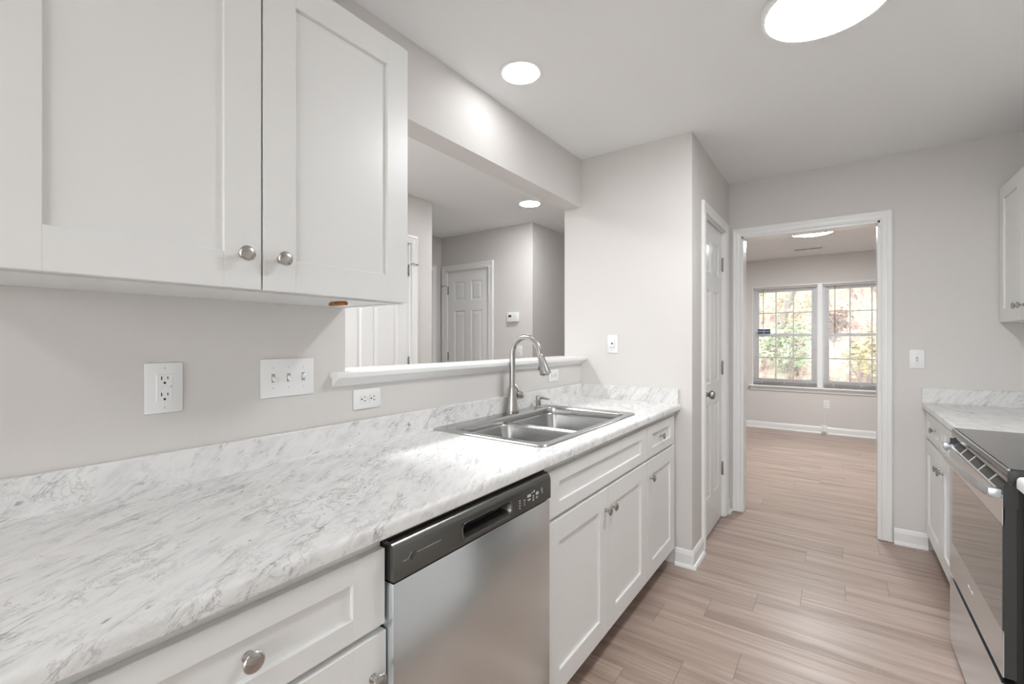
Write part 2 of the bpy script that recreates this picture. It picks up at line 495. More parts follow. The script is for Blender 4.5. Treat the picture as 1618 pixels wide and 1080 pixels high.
# pantry block: front, aisle side (door opening), hall side
bm = B()
bx(bm, -0.12, 0.69, YP, YP + 0.1, 0.0, H)
struct('wall_pantry_front', bm, M['wall'])
PD0, PD1, PDT = 2.948, 3.558, 2.045
bm = B()
bx(bm, 0.59, 0.69, YP + 0.1, PD0, 0.0, H)
bx(bm, 0.59, 0.69, PD1, YF, 0.0, H)
bx(bm, 0.59, 0.69, PD0, PD1, PDT, H)
struct('wall_pantry_side', bm, M['wall'])
bm = B(); bx(bm, -0.12, -0.02, YP + 0.1, 5.5, 0.0, H); struct('wall_hall_right', bm, M['wall'])
# far wall with doorway
DO0, DO1, DOT = 0.775, 1.572, 2.035
bm = B()
bx(bm, -0.02, DO0, YF, YF + 0.12, 0.0, H)
bx(bm, DO1, XR + 0.1, YF, YF + 0.12, 0.0, H)
bx(bm, DO0, DO1, YF, YF + 0.12, DOT, H)
struct('wall_far', bm, M['wall'])
bm = B(); bx(bm, XR, XR + 0.1, -2.1, YF, 0.0, H); struct('wall_right', bm, M['wall'])
bm = B()
bx(bm, -1.54, -1.25, -2.2, -2.1, 0, H); bx(bm, -0.25, 0.25, -2.2, -2.1, 0, H); bx(bm, 2.30, XR + 0.1, -2.2, -2.1, 0, H)
bx(bm, -1.25, -0.25, -2.2, -2.1, 0, 0.6); bx(bm, -1.25, -0.25, -2.2, -2.1, 2.1, H); bx(bm, 0.25, 2.30, -2.2, -2.1, 2.1, H)
struct('wall_back', bm, M['wall'])
# dining side
DX = -1.44
DD0, DD1 = 1.705, 2.505
bm = B()
bx(bm, DX - 0.1, DX, -2.1, DD0, 0, H); bx(bm, DX - 0.1, DX, DD1, 2.742, 0, H); bx(bm, DX - 0.1, DX, DD0, DD1, 2.045, H)
struct('wall_dining_left', bm, M['wall'])
HX = -2.345
bm = B(); bx(bm, HX, DX - 0.1, 2.642, 2.742, 0, H); struct('wall_hall_front', bm, M['wall'])
HB = 3.78
HD0, HD1 = -2.262, -1.654
bm = B()
bx(bm, HX, HD0, HB, HB + 0.1, 0, H); bx(bm, HD1, -1.2, HB, HB + 0.1, 0, H); bx(bm, HD0, HD1, HB, HB + 0.1, 2.045, H)
struct('wall_hall_back', bm, M['wall'])
bm = B(); bx(bm, -1.2, -1.1, HB, 5.5, 0, H); struct('wall_corridor_left', bm, M['wall'])
bm = B(); bx(bm, -1.2, -0.02, 5.5, 5.6, 0, H); struct('wall_corridor_end', bm, M['wall'])
HS0, HS1 = 2.86, 3.62
bm = B()
bx(bm, HX - 0.1, HX, 2.642, HS0, 0, H); bx(bm, HX - 0.1, HX, HS1, HB + 0.1, 0, H); bx(bm, HX - 0.1, HX, HS0, HS1, 2.045, H)
struct('wall_hall_left', bm, M['wall'])

# far room
WX0, WX1 = 0.335, 2.02       # window rough opening
WZ0, WZ1 = 0.625, 2.045
bm = B()
bx(bm, FX0, WX0, YE, YE + 0.12, 0, H); bx(bm, WX1, FX1, YE, YE + 0.12, 0, H)
bx(bm, WX0, WX1, YE, YE + 0.12, 0, WZ0); bx(bm, WX0, WX1, YE, YE + 0.12, WZ1, H)
struct('wall_far_room_back', bm, M['wall'])
bm = B(); bx(bm, FX1, FX1 + 0.1, YF, YE + 0.12, 0, H); struct('wall_far_room_right', bm, M['wall'])
bm = B(); bx(bm, FX0 - 0.1, FX0, 5.6, YE + 0.12, 0, H); bx(bm, -0.02, -0.019, 5.6, 5.601, 0, 0.01); struct('wall_far_room_left', bm, M['wall'])
bm = B(); bx(bm, XR + 0.1, FX1, YF, YF + 0.12, 0, H); struct('wall_far_room_front', bm, M['wall'])

# baseboards
def baseboard(name, p0, p1, n, h=0.095, shoe=True, miter=(0, 0)):
    """p0->p1 along the wall foot, n outward"""
    n = Vector((*n, 0)); p0 = Vector((*p0, 0)); p1 = Vector((*p1, 0))
    d = (p1 - p0).normalized()
    pr = [(0, 0), (0.013, 0), (0.013, h - 0.024), (0.010, h - 0.014), (0.008, h - 0.006), (0.004, h), (0, h)]
    bm = B()
    def ext(pr):
        a = [bm.verts.new(p0 + n * t - d * t * miter[0] + Vector((0, 0, z))) for t, z in pr]
        b = [bm.verts.new(p1 + n * t + d * t * miter[1] + Vector((0, 0, z))) for t, z in pr]
        k = len(pr)
        for i in range(k):
            j = (i + 1) % k
            bm.faces.new((a[i], a[j], b[j], b[i]))
        bm.faces.new(a[::-1]); bm.faces.new(b)
    ext(pr)
    if shoe:
        ext([(0.0125, 0.0)] + [(0.013 + 0.013 * math.cos(a), 0.0185 * math.sin(a)) for a in [math.radians(q) for q in (0, 22, 45, 67, 90)]] + [(0.0125, 0.0185)])
    return struct(name, bm, M['trim'])
baseboard('baseboard_far', (1.641, YF), (1.80, YF), (0, -1))
baseboard('baseboard_pantry_front', (0.60, YP), (0.69, YP), (0, -1), miter=(0, 1))
baseboard('baseboard_pantry_side', (0.69, YP), (0.69, PD0 - 0.068), (1, 0), miter=(1, 0))
baseboard('baseboard_pantry_corner', (0.69, PD1 + 0.068), (0.69, YF - 0.001), (1, 0))
baseboard('baseboard_far_room_back', (FX0, YE), (FX1, YE), (0, -1), h=0.092)
baseboard('baseboard_far_room_right', (FX1, YF + 0.12), (FX1, YE), (-1, 0), h=0.092)
baseboard('baseboard_hall_back', (-1.586, HB), (-1.1, HB), (0, -1))
baseboard('baseboard_hall_right', (-0.12, 2.70), (-0.12, 5.49), (-1, 0))
baseboard('baseboard_dining_left', (DX, -2.1), (DX, DD0 - 0.07), (1, 0))

# doorway trim (far wall): jamb lining + casing both sides
bm = B()
bx(bm, DO0 - 0.001, DO0 + 0.012, YF - 0.004, YF + 0.124, 0.004, DOT); bx(bm, DO1 - 0.012, DO1 + 0.001, YF - 0.004, YF + 0.124, 0.004, DOT)
bx(bm, DO0, DO1, YF - 0.004, YF + 0.124, DOT - 0.012, DOT + 0.001)
casing(bm, frame((0, YF, 0), (1, 0, 0), (0, -1, 0)), DO0 + 0.006, DO1 - 0.006, 0.006, DOT - 0.006, CASING)
casing(bm, frame((0, YF + 0.12, 0), (1, 0, 0), (0, 1, 0)), DO0 + 0.006, DO1 - 0.006, 0.006, DOT - 0.006, CASING)
struct('trim_1', bm, M['trim'])

# pantry door + casing
def door_unit(n, xf, w, h, hinge_u, hz, knob_uz, depth=0.018, tn=None, th=0.035, stops=False, jamb=0.1):
    """opening local x 0..w; door face sits 'depth' behind the wall face"""
    e = empty('door_%d' % n, xf @ Vector((w / 2, -depth, 0)), kind='structure')
    dxf = xf @ Matrix.Translation((0.004, -depth, 0.012))
    bm = B(); six_panel(bm, w - 0.008, h - 0.018, dxf, th)
    obj('door_leaf', bm, M['door'], e)
    hinge_set(e, xf @ Matrix.Translation((0, -depth, 0)), hinge_u, hz)
    if stops:
        bm = B(); z = hz[-1] + 0.05
        s = 1 if hinge_u > w / 2 else -1
        tube(bm, [xf @ Vector((hinge_u, 0.0, z)), xf @ Vector((hinge_u + 0.018 * s, 0.022, z + 0.004)), xf @ Vector((hinge_u + 0.045 * s, 0.026, z - 0.002))], 0.0035, 8)
        lathe(bm, (hinge_u + 0.045 * s, 0.026, z - 0.002), (s, 0.2, 0), [(0, 0.004), (0.002, 0.008), (0.009, 0.008), (0.011, 0.004)], 10, xf=xf)
        obj('hinge_stop', bm, M['hinge'], e, smooth='auto')
    if knob_uz:
        d = xf.to_3x3() @ Vector((0, 1, 0))
        door_knob(e, xf @ Vector((knob_uz[0], -depth, knob_uz[1])), d)
    bm = B()
    jx = xf
    bx(bm, -0.0005, 0.0035, -jamb, 0.004, 0.004, h, xf=jx); bx(bm, w - 0.0035, w + 0.0005, -jamb, 0.004, 0.004, h, xf=jx)
    bx(bm, 0, w, -jamb, 0.004, h - 0.0035, h + 0.0005, xf=jx)
    casing(bm, xf, 0.0, w, 0.006, h, CASING)
    struct('trim_%d' % tn, bm, M['trim'])
    return e
pxf = frame((0.69, PD0, 0), (0, 1, 0), (1, 0, 0))
door_unit(1, pxf, PD1 - PD0, PDT, PD1 - PD0 - 0.003, (0.352, 1.075, 1.815), (0.060, 0.935), tn=2)
dxf = frame((DX, DD0, 0), (0, 1, 0), (1, 0, 0))
door_unit(2, dxf, DD1 - DD0, 2.045, DD1 - DD0 - 0.003, (0.30, 1.095, 1.835), (0.065, 0.93), tn=3, stops=True)
hxf = frame((HD0, HB, 0), (1, 0, 0), (0, -1, 0))
door_unit(3, hxf, HD1 - HD0, 2.045, 0.003, (0.30, 1.09, 1.835), (0.545, 0.93), tn=4, stops=True)
sxf = frame((HX, HS0, 0), (0, 1, 0), (1, 0, 0))
door_unit(4, sxf, HS1 - HS0, 2.045, 0.003, (0.30, 1.09, 1.83), (0.70, 0.93), tn=5)

# glazed door and window added behind the camera, out of view, for daylight
for n, x0, x1, z0, z1 in ((3, 0.25, 2.30, 0.0, 2.1), (4, -1.25, -0.25, 0.6, 2.1)):
    e = empty('window_%d' % n, ((x0 + x1) / 2, -2.15, z0), kind='structure')
    bm = B(); f = 0.05; xm = (x0 + x1) / 2
    bx(bm, x0, x0 + f, -2.19, -2.11, z0 + 0.002, z1); bx(bm, x1 - f, x1, -2.19, -2.11, z0 + 0.002, z1); bx(bm, xm - 0.03, xm + 0.03, -2.18, -2.12, z0 + f, z1 - f)
    bx(bm, x0 + f, x1 - f, -2.19, -2.11, z0 + 0.002, z0 + f); bx(bm, x0 + f, x1 - f, -2.19, -2.11, z1 - f, z1)
    obj('window_frame', bm, M['trim'], e)
    for a, b in ((x0 + f, xm - 0.03), (xm + 0.03, x1 - f)):
        bm = B(); bx(bm, a, b, -2.152, -2.150, z0 + f, z1 - f); obj('pane', bm, M['pane'], e)
    bm = B(); casing(bm, frame((0, -2.1, 0), (1, 0, 0), (0, 1, 0)), x0, x1, z0 + (0.006 if n == 3 else 0), z1, CASING, closed=(n == 4)); struct('trim_%d' % (n + 6), bm, M['trim'])
bm = B(); bx(bm, -8, 8, -14, -2.2, -0.12, -0.07); struct('ground_light_bounce', bm, M['bounce_ground'])  # ground added outside the added openings to bounce daylight in

# pass-through ledge with cove moulding
bm = B()
prof = [(-0.155, 1.150), (-0.155, 1.164), (-0.150, 1.168), (0.040, 1.168), (0.045, 1.164), (0.045, 1.150)]
extrude_poly(bm, [(x, 0.924, z) for x, z in prof], (0, YP - 0.924, 0))
prof = [(0.0, 1.150), (0.0, 1.168), (0.040, 1.168), (0.045, 1.164), (0.045, 1.150)]
extrude_poly(bm, [(x, 0.868, z) for x, z in prof], (0, 0.056, 0))
prof = [(0.0, 1.1505), (0.040, 1.1505), (0.036, 1.144), (0.030, 1.142), (0.024, 1.136), (0.018, 1.130), (0.010, 1.127), (0.006, 1.120), (0.0, 1.119)]
extrude_poly(bm, [(x, 0.874, z) for x, z in prof], (0, YP - 0.874, 0))
prof = [(-0.12, 1.1505), (-0.148, 1.1505), (-0.140, 1.140), (-0.13, 1.130), (-0.12, 1.125)]
extrude_poly(bm, [(x, 0.93, z) for x, z in prof], (0, YP - 0.93, 0))
struct('trim_6', bm, M['trim'], smooth=False)

# ------------------------------------------------------------------ far room window
def sash_window(n, x0, x1):
    e = empty('window_%d' % n, ((x0 + x1) / 2, YE + 0.06, WZ0), kind='structure')
    y = YE + 0.05
    bm = B()
    f = 0.035
    bx(bm, x0, x0 + f, y, y + 0.07, WZ0, WZ1); bx(bm, x1 - f, x1, y, y + 0.07, WZ0, WZ1)
    bx(bm, x0 + f, x1 - f, y, y + 0.07, WZ0, WZ0 + 0.05); bx(bm, x0 + f, x1 - f, y, y + 0.07, WZ1 - f, WZ1)
    obj('window_frame', bm, M['vinyl'], e)
    zm = 1.345
    for nm, z0, z1, dy in (('lower_sash', WZ0 + 0.05, zm + 0.02, 0.012), ('upper_sash', zm - 0.02, WZ1 - f, 0.040)):
        bm = B(); s = 0.036; a, b = x0 + f, x1 - f
        bx(bm, a, a + s, y + dy, y + dy + 0.024, z0, z1); bx(bm, b - s, b, y + dy, y + dy + 0.024, z0, z1)
        bx(bm, a + s, b - s, y + dy, y + dy + 0.024, z0, z0 + 0.04); bx(bm, a + s, b - s, y + dy, y + dy + 0.024, z1 - 0.04, z1)
        o = obj(nm, bm, M['vinyl'], e)
        bm = B()
        w = (b - a - 2 * s)
        for i in (1, 2):
            c = a + s + w * i / 3; bx(bm, c - 0.008, c + 0.008, y + dy + 0.004, y + dy + 0.020, z0 + 0.04, z1 - 0.04)
        c = (z0 + z1) / 2; bx(bm, a + s, b - s, y + dy + 0.005, y + dy + 0.019, c - 0.008, c + 0.008)
        obj('muntin', bm, M['vinyl'], o)
        bm = B(); bx(bm, a + s, b - s, y + dy + 0.0115, y + dy + 0.0125, z0 + 0.04, z1 - 0.04)
        obj('pane', bm, M['pane'], o)
    return e
WM = 1.155
sash_window(1, WX0, WM - 0.03); sash_window(2, WM + 0.03, WX1)
bm = B()
bx(bm, WM - 0.03, WM + 0.03, YE - 0.002, YE + 0.12, WZ0, WZ1, 0.004)
bx(bm, WX0 - 0.008, WX0 + 0.006, YE - 0.003, YE + 0.12, WZ0, WZ1 + 0.004); bx(bm, WX1 - 0.006, WX1 + 0.008, YE - 0.003, YE + 0.12, WZ0, WZ1 + 0.004)
bx(bm, WX0 - 0.008, WX1 + 0.008, YE - 0.003, YE + 0.12, WZ1 - 0.006, WZ1 + 0.008)
struct('trim_7', bm, M['trim'])
bm = B()
bx(bm, WX0 - 0.05, WX1 + 0.05, YE - 0.055, YE + 0.05, WZ0 - 0.022, WZ0, 0.006, 2)
bx(bm, WX0 - 0.035, WX1 + 0.035, YE - 0.016, YE, WZ0 - 0.075, WZ0 - 0.022, 0.003)
bx(bm, WX0 - 0.035, WX1 + 0.035, YE - 0.022, YE, WZ0 - 0.038, WZ0 - 0.022, 0.004)
struct('trim_8', bm, M['trim'])

def blind(x0, x1, label, tagged):
    e = empty('window_blind', ((x0 + x1) / 2, YE + 0.02, WZ1 - 0.008), label, 'blind')
    a, b = x0 + 0.010, x1 - 0.008
    bm = B(); bx(bm, a, b, YE + 0.006, YE + 0.034, WZ1 - 0.036, WZ1 - 0.008, 0.002); obj('headrail', bm, M['slat'], e)
    bm = B(); n = 64; zt = WZ1 - 0.048; zb = WZ0 + 0.055
    for i in range(n):
        z = zt + (zb - zt) * i / (n - 1); yc = YE + 0.020
        t = 0.0007
        pts = [(-0.008, -0.0012), (-0.004, 0.0006), (0.0, 0.0012), (0.004, 0.0013), (0.008, 0.0008)]
        up = [(a, yc + q, z + w + t) for q, w in pts]; lo = [(a, yc + q, z + w) for q, w in pts][::-1]
        extrude_poly(bm, up + lo, (b - a, 0, 0))
    obj('slats', bm, M['slat'], e)
    bm = B(); bx(bm, a, b, YE + 0.009, YE + 0.031, WZ0 + 0.034, WZ0 + 0.045, 0.003); obj('bottom_rail', bm, simple_rail, e)
    for cx_ in (a + 0.11, (a + b) / 2, b - 0.11):
        bm = B(); bx(bm, cx_ - 0.0008, cx_ + 0.0008, YE + 0.005, YE + 0.0062, WZ0 + 0.032, WZ1 - 0.04)
        bx(bm, cx_ - 0.008, cx_ + 0.008, YE + 0.006, YE + 0.009, WZ0 + 0.030, WZ0 + 0.046); obj('ladder_cord', bm, M['plate'], e)
    bm = B(); lathe(bm, (a + 0.125, YE - 0.004, 1.36), (0, 0, 1), [(0, 0.004), (WZ1 - 0.03 - 1.36, 0.004)], 8)
    obj('tilt_wand', bm, M['wand'], e)
    if tagged:
        bm = B(); bx(bm, a + 0.055, a + 0.215, YE - 0.001, YE + 0.001, 1.365, 1.435); t = obj('warning_tag', bm, M['taglabel'], e)
        bm = B(); bx(bm, a + 0.06, a + 0.21, YE - 0.002, YE - 0.0008, 1.397, 1.405); bx(bm, a + 0.13, a + 0.136, YE - 0.002, YE - 0.0008, 1.367, 1.433); obj('tag_border', bm, M['mark'], t)
simple_rail = simple('taupe_bottom_rail', (0.36, 0.32, 0.31), 0.5)
blind(WX0, WM - 0.03, 'open white mini blind over the left window sash, with a navy tag hanging', True)
blind(WM + 0.03, WX1, 'open white mini blind over the right window sash, cut off by the doorway', False)

# ------------------------------------------------------------------ upper cabinet (left)
def shaker_obj(name, parent, y0, y1, z0, z1, xback, nx, stile=0.075, th=0.018, **k):
    """front on a face looking along nx*x"""
    bm = B()
    if nx > 0: xf = frame((xback, y0, 0), (0, 1, 0), (1, 0, 0))
    else: xf = frame((xback, y0, 0), (0, 1, 0), (-1, 0, 0))
    shaker(bm, y1 - y0, z0, z1, xf, stile, th, **k)
    return obj(name, bm, M['cab'], parent)

e = empty('wall_cabinet', (0.0, 0.495, 1.379), 'white two-door wall cabinet above the left countertop, beside the pass-through', 'cabinet')
bm = B()
x1, y0, y1, z0, z1 = 0.302, 0.077, 0.918, 1.379, 2.141
bx(bm, 0.001, x1, y1 - 0.018, y1, z0, z1); bx(bm, 0.001, x1, y0, y0 + 0.018, z0, z1)
bx(bm, 0.001, x1, y0 + 0.018, y1 - 0.018, z1 - 0.018, z1)
bx(bm, 0.001, x1 - 0.019, y0 + 0.018, y1 - 0.018, z0 + 0.003, z0 + 0.019)
bx(bm, 0.001, 0.012, y0 + 0.018, y1 - 0.018, z0 + 0.019, z1 - 0.018)
bx(bm, x1 - 0.019, x1, y0 + 0.018, y1 - 0.018, z0, z0 + 0.04); bx(bm, x1 - 0.019, x1, y0 + 0.018, y1 - 0.018, z1 - 0.05, z1 - 0.018)
bx(bm, x1 - 0.019, x1, y0 + 0.018, y0 + 0.04, z0 + 0.04, z1 - 0.05); bx(bm, x1 - 0.019, x1, y1 - 0.04, y1 - 0.018, z0 + 0.04, z1 - 0.05)
obj('carcass', bm, M['cab'], e)
d1 = shaker_obj('door', e, 0.080, 0.4935, 1.382, 2.123, 0.307, 1)
d2 = shaker_obj('door', e, 0.4975, 0.912, 1.382, 2.123, 0.307, 1)
knob(d1, (0.325, 0.4545, 1.4545), (1, 0, 0)); knob(d2, (0.325, 0.5355, 1.4545), (1, 0, 0))
# amber plastic bumper under the cabinet
bm = B(); bx(bm, 0.150, 0.222, 0.765, 0.784, 1.3705, 1.3815, 0.005, 3)
for i in range(3): lathe(bm, (0.168 + i * 0.018, 0.7645, 1.376), (0, -1, 0), [(0, 0.0035), (0.002, 0.003)], 10)
a = obj('vial', bm, M['amber']); tag(a, 'small amber plastic capsule stuck under the front of the wall cabinet', 'capsule')

# right upper cabinet
e = empty('wall_cabinet', (XR, 3.34, 1.37), 'white wall cabinet in the far right corner, cut off by the picture edge', 'cabinet')
bm = B(); bx(bm, 2.122, XR, 2.95, YF - 0.002, 1.372, 2.134, 0.001); obj('carcass', bm, M['cab'], e)
ra = shaker_obj('door', e, 3.342, 3.722, 1.374, 2.132, 2.119, -1, stile=0.073)
rb = shaker_obj('door', e, 2.954, 3.338, 1.374, 2.132, 2.119, -1, stile=0.073)
knob(ra, (2.101, 3.378, 1.448), (-1, 0, 0)); knob(rb, (2.101, 3.300, 1.448), (-1, 0, 0))

# ------------------------------------------------------------------ left base run
ZB = 0.115
def base_carcass(e, x_wall, x_face, y0, y1, top, sgn, toe=0.075, zb=ZB):
    """sgn +1: face looks +x"""
    bm = B()
    a, b = sorted((x_wall, x_face))
    t = 0.018
    bx(bm, a, b, y0, y0 + t, zb, top); bx(bm, a, b, y1 - t, y1, zb, top)
    bx(bm, a, b, y0 + t, y1 - t, zb, zb + t)
    f0, f1 = (x_face - 0.019, x_face) if sgn > 0 else (x_face, x_face + 0.019)
    bx(bm, f0, f1, y0 + t, y1 - t, top - 0.035, top)
    bx(bm, f0, f1, y0 + t, y1 - t, top - 0.19, top - 0.155)
    bx(bm, f0, f1, y0 + t, y0 + 0.04, zb + t, top - 0.19); bx(bm, f0, f1, y1 - 0.04, y1 - t, zb + t, top - 0.19)
    bx(bm, f0, f1, y0 + t, y1 - t, zb + t, zb + 0.04)
    bk0, bk1 = (a, a + 0.008) if sgn > 0 else (b - 0.008, b)
    bx(bm, bk0, bk1, y0 + t, y1 - t, zb + t, top - 0.19)
    obj('carcass', bm, M['cab'], e)
    bm = B()
    tf = x_face - toe * sgn
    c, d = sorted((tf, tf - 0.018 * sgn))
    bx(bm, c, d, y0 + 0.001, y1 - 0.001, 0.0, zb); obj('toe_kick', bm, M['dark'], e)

FB = 0.595   # face of the carcass; fronts 0.595..0.613
CT = 0.877
e = empty('base_cabinet', (0.3, 0.338, 0.0), 'white base cabinet nearest the camera, drawer over door, left of the dishwasher', 'cabinet')
base_carcass(e, 0.003, FB, 0.078, 0.5985, CT, 1)
dr = shaker_obj('drawer', e, 0.080, 0.597, 0.704, 0.855, FB, 1, rail=0.043)
knob(dr, (0.604, 0.338, 0.779), (1, 0, 0))
dd = shaker_obj('door', e, 0.080, 0.600, 0.118, 0.690, FB, 1)
knob(dd, (0.613, 0.567, 0.611), (1, 0, 0))

e = empty('base_cabinet', (0.3, 1.68, 0.0), 'white sink base cabinet with two doors, under the sink', 'cabinet')
base_carcass(e, 0.003, FB, 1.226, 2.1415, CT, 1)
shaker_obj('false_front', e, 1.229, 2.1395, 0.703, 0.854, FB, 1, rail=0.043)
da = shaker_obj('door', e, 1.229, 1.6895, 0.118, 0.690, FB, 1)
db = shaker_obj('door', e, 1.6925, 2.1395, 0.118, 0.690, FB, 1)
knob(da, (0.613, 1.665, 0.607), (1, 0, 0)); knob(db, (0.613, 1.722, 0.607), (1, 0, 0))

e = empty('base_cabinet', (0.3, 2.37, 0.0), 'narrow white base cabinet with drawer over door, against the pantry wall', 'cabinet')
base_carcass(e, 0.003, FB, 2.1425, 2.652, CT, 1)
dc = shaker_obj('drawer', e, 2.145, 2.592, 0.703, 0.854, FB, 1, rail=0.043)
dd = shaker_obj('door', e, 2.145, 2.592, 0.118, 0.690, FB, 1)
knob(dc, (0.604, 2.368, 0.779), (1, 0, 0)); knob(dd, (0.613, 2.185, 0.607), (1, 0, 0))

# worktop with sink cut-out, backsplash and side splash
CF = 0.630; CTOP = 0.913; CBOT = 0.879
SX0, SX1, SY0, SY1 = 0.045, 0.540, 1.315, 2.135    # cut-out
bm = B()
def front_prof(xa):
    return [(xa, CBOT), (CF - 0.004, CBOT), (CF, CBOT + 0.004), (CF, CTOP - 0.013), (CF - 0.0015, CTOP - 0.007), (CF - 0.006, CTOP - 0.0018), (CF - 0.013, CTOP), (xa, CTOP)]
extrude_poly(bm, [(x, -0.05, z) for x, z in front_prof(0.002)], (0, SY0 + 0.05, 0))
extrude_poly(bm, [(x, SY1, z) for x, z in front_prof(0.002)], (0, YP - 0.001 - SY1, 0))
extrude_poly(bm, [(x, SY0, z) for x, z in front_prof(SX1)], (0, SY1 - SY0, 0))
bx(bm, 0.002, SX0, SY0, SY1, CBOT, CTOP)
e = empty('countertop', (0.32, 1.3, CBOT), 'long white marble-look countertop along the left wall, around the sink', 'countertop')
obj('worktop', bm, M['marble'], e, smooth='auto')
bm = B()
prof = [(0.002, CTOP - 0.001), (0.002, 0.994), (0.004, 0.996), (0.017, 0.996), (0.020, 0.993), (0.0205, CTOP + 0.012), (0.0225, CTOP + 0.004), (0.029, CTOP + 0.0004), (0.029, CTOP - 0.001)]
extrude_poly(bm, [(x, -0.05, z) for x, z in prof], (0, YP - 0.001 + 0.05, 0))
obj('backsplash', bm, M['marble'], e, smooth='auto')
bm = B()
bx(bm, 0.021, 0.619, YP - 0.020, YP - 0.001, CTOP - 0.0005, 0.994, 0.0015)
obj('side_splash', bm, M['marble'], e)

# ------------------------------------------------------------------ sink
def rrect(x0, x1, y0, y1, r, z, n=7):
    pts = []
    for cx_, cy_, a0 in ((x1 - r, y1 - r, 0), (x0 + r, y1 - r, 90), (x0 + r, y0 + r, 180), (x1 - r, y0 + r, 270)):
        for i in range(n + 1):
            a = math.radians(a0 + 90 * i / n); pts.append((cx_ + r * math.cos(a), cy_ + r * math.sin(a), z))
    return pts
def fill(bm, loops):
    es = []
    for l in loops:
        n = len(l)
        for i in range(n):
            e_ = bm.edges.get((l[i], l[(i + 1) % n])) or bm.edges.new((l[i], l[(i + 1) % n])); es.append(e_)
    bmesh.ops.triangle_fill(bm, use_beauty=True, use_dissolve=False, edges=es)
e = empty('sink', (0.29, 1.725, CTOP), 'stainless steel double-bowl drop-in sink set in the left countertop', 'sink')
bm = B()
ZR = CTOP + 0.006
ox0, ox1, oy0, oy1 = 0.024, 0.560, 1.294, 2.156
bx0, bx1, by0, by1 = 0.094, 0.520, 1.345, 2.108
outer = loft(bm, [rrect(ox0, ox1, oy0, oy1, 0.03, CTOP + 0.0004), rrect(ox0 + 0.001, ox1 - 0.001, oy0 + 0.001, oy1 - 0.001, 0.03, CTOP + 0.003), rrect(ox0 + 0.005, ox1 - 0.005, oy0 + 0.005, oy1 - 0.005, 0.027, ZR + 0.0005), rrect(ox0 + 0.012, ox1 - 0.012, oy0 + 0.012, oy1 - 0.012, 0.022, ZR - 0.001)])
zl = 0.884
inner = loft(bm, [rrect(bx0 - 0.006, bx1 + 0.006, by0 - 0.006, by1 + 0.006, 0.050, ZR - 0.0012), rrect(bx0 - 0.002, bx1 + 0.002, by0 - 0.002, by1 + 0.002, 0.046, ZR - 0.004), rrect(bx0, bx1, by0, by1, 0.044, ZR - 0.010), rrect(bx0, bx1, by0, by1, 0.044, zl)])
fill(bm, [outer[-1], inner[0]])
DV = 1.722
bowls = []
for (a, b) in ((by0, DV - 0.016), (DV + 0.016, by1)):
    g = 0.0015
    x0_, x1_ = bx0 + g, bx1 - g
    y0_ = a + (g if a == by0 else 0); y1_ = b - (g if b == by1 else 0)
    rings = [rrect(x0_, x1_, y0_, y1_, 0.043, zl), rrect(x0_ + 0.002, x1_ - 0.002, y0_ + 0.002, y1_ - 0.002, 0.05, zl - 0.008), rrect(x0_ + 0.006, x1_ - 0.006, y0_ + 0.006, y1_ - 0.006, 0.05, 0.76), rrect(x0_ + 0.012, x1_ - 0.012, y0_ + 0.012, y1_ - 0.012, 0.05, 0.738), rrect(x0_ + 0.026, x1_ - 0.026, y0_ + 0.026, y1_ - 0.026, 0.045, 0.724), rrect(x0_ + 0.05, x1_ - 0.05, y0_ + 0.05, y1_ - 0.05, 0.03, 0.720)]
    rr = loft(bm, rings); bowls.append(rr[0])
    cyb = (y0_ + y1_) / 2; cxb = (x0_ + x1_) / 2
    dl = loft(bm, [[(cxb + q * math.cos(2 * math.pi * i / 32), cyb + q * math.sin(2 * math.pi * i / 32), zz) for i in range(32)] for q, zz in ((0.048, 0.718), (0.044, 0.714))])
    fill(bm, [rr[-1], dl[0]]); bm.faces.new(dl[-1][::-1])
fill(bm, [inner[-1], bowls[0], bowls[1]])
# soft ridge on the low divider
ring = []
for i in range(9):
    a = math.pi * i / 8; ring.append((bx0 + 0.012, DV + 0.0165 * math.cos(a), zl - 0.002 + 0.0085 * math.sin(a)))
extrude_poly(bm, ring, (bx1 - bx0 - 0.024, 0, 0))
obj('basin', bm, M['sink'], e, smooth='auto', recalc=False)
for cyb in ((by0 + DV - 0.016) / 2, (DV + 0.016 + by1) / 2):
    bm = B(); lathe(bm, (0.3125, cyb, 0.714), (0, 0, 1), [(0, 0.042), (0.003, 0.042), (0.004, 0.036), (0.0015, 0.030), (0.0015, 0.0)], 28, cap=False)
    lathe(bm, (0.3125, cyb, 0.7155), (0, 0, 1), [(0, 0.010), (0.010, 0.008), (0.012, 0.0)], 16)
    obj('drain_strainer', bm, M['nickel'], e, smooth='auto')

# faucet
fx, fy = 0.058, 1.815
e = empty('faucet', (fx, fy, ZR), 'brushed nickel pull-down faucet with a high arc, behind the sink', 'faucet')
bm = B()
lathe(bm, (fx, fy, ZR - 0.001), (0, 0, 1), [(0, 0.0335), (0.012, 0.0335), (0.013, 0.0318), (0.016, 0.0312), (0.05, 0.0262), (0.09, 0.0212), (0.118, 0.0182), (0.126, 0.0165)], 32)
obj('body', bm, M['nickel'], e, smooth='auto')
bm = B()
pts = [(fx, fy, ZR + 0.118)]
zc = 1.205; R = 0.079
for i in range(4): pts.append((fx, fy, ZR + 0.13 + (zc - ZR - 0.13) * i / 3))
for i in range(1, 19):
    a = math.radians(180 - i * 163 / 18); pts.append((fx + R + R * math.cos(a), fy, zc + R * math.sin(a) * 1.04))
tx = Vector(pts[-1]) - Vector(pts[-2]); tx.normalize()
pts.append(tuple(Vector(pts[-1]) + Vector((0.28, 0, -1)).normalized() * 0.032))
tube(bm, pts, 0.0143, 20)
obj('spout', bm, M['nickel'], e, smooth='auto')
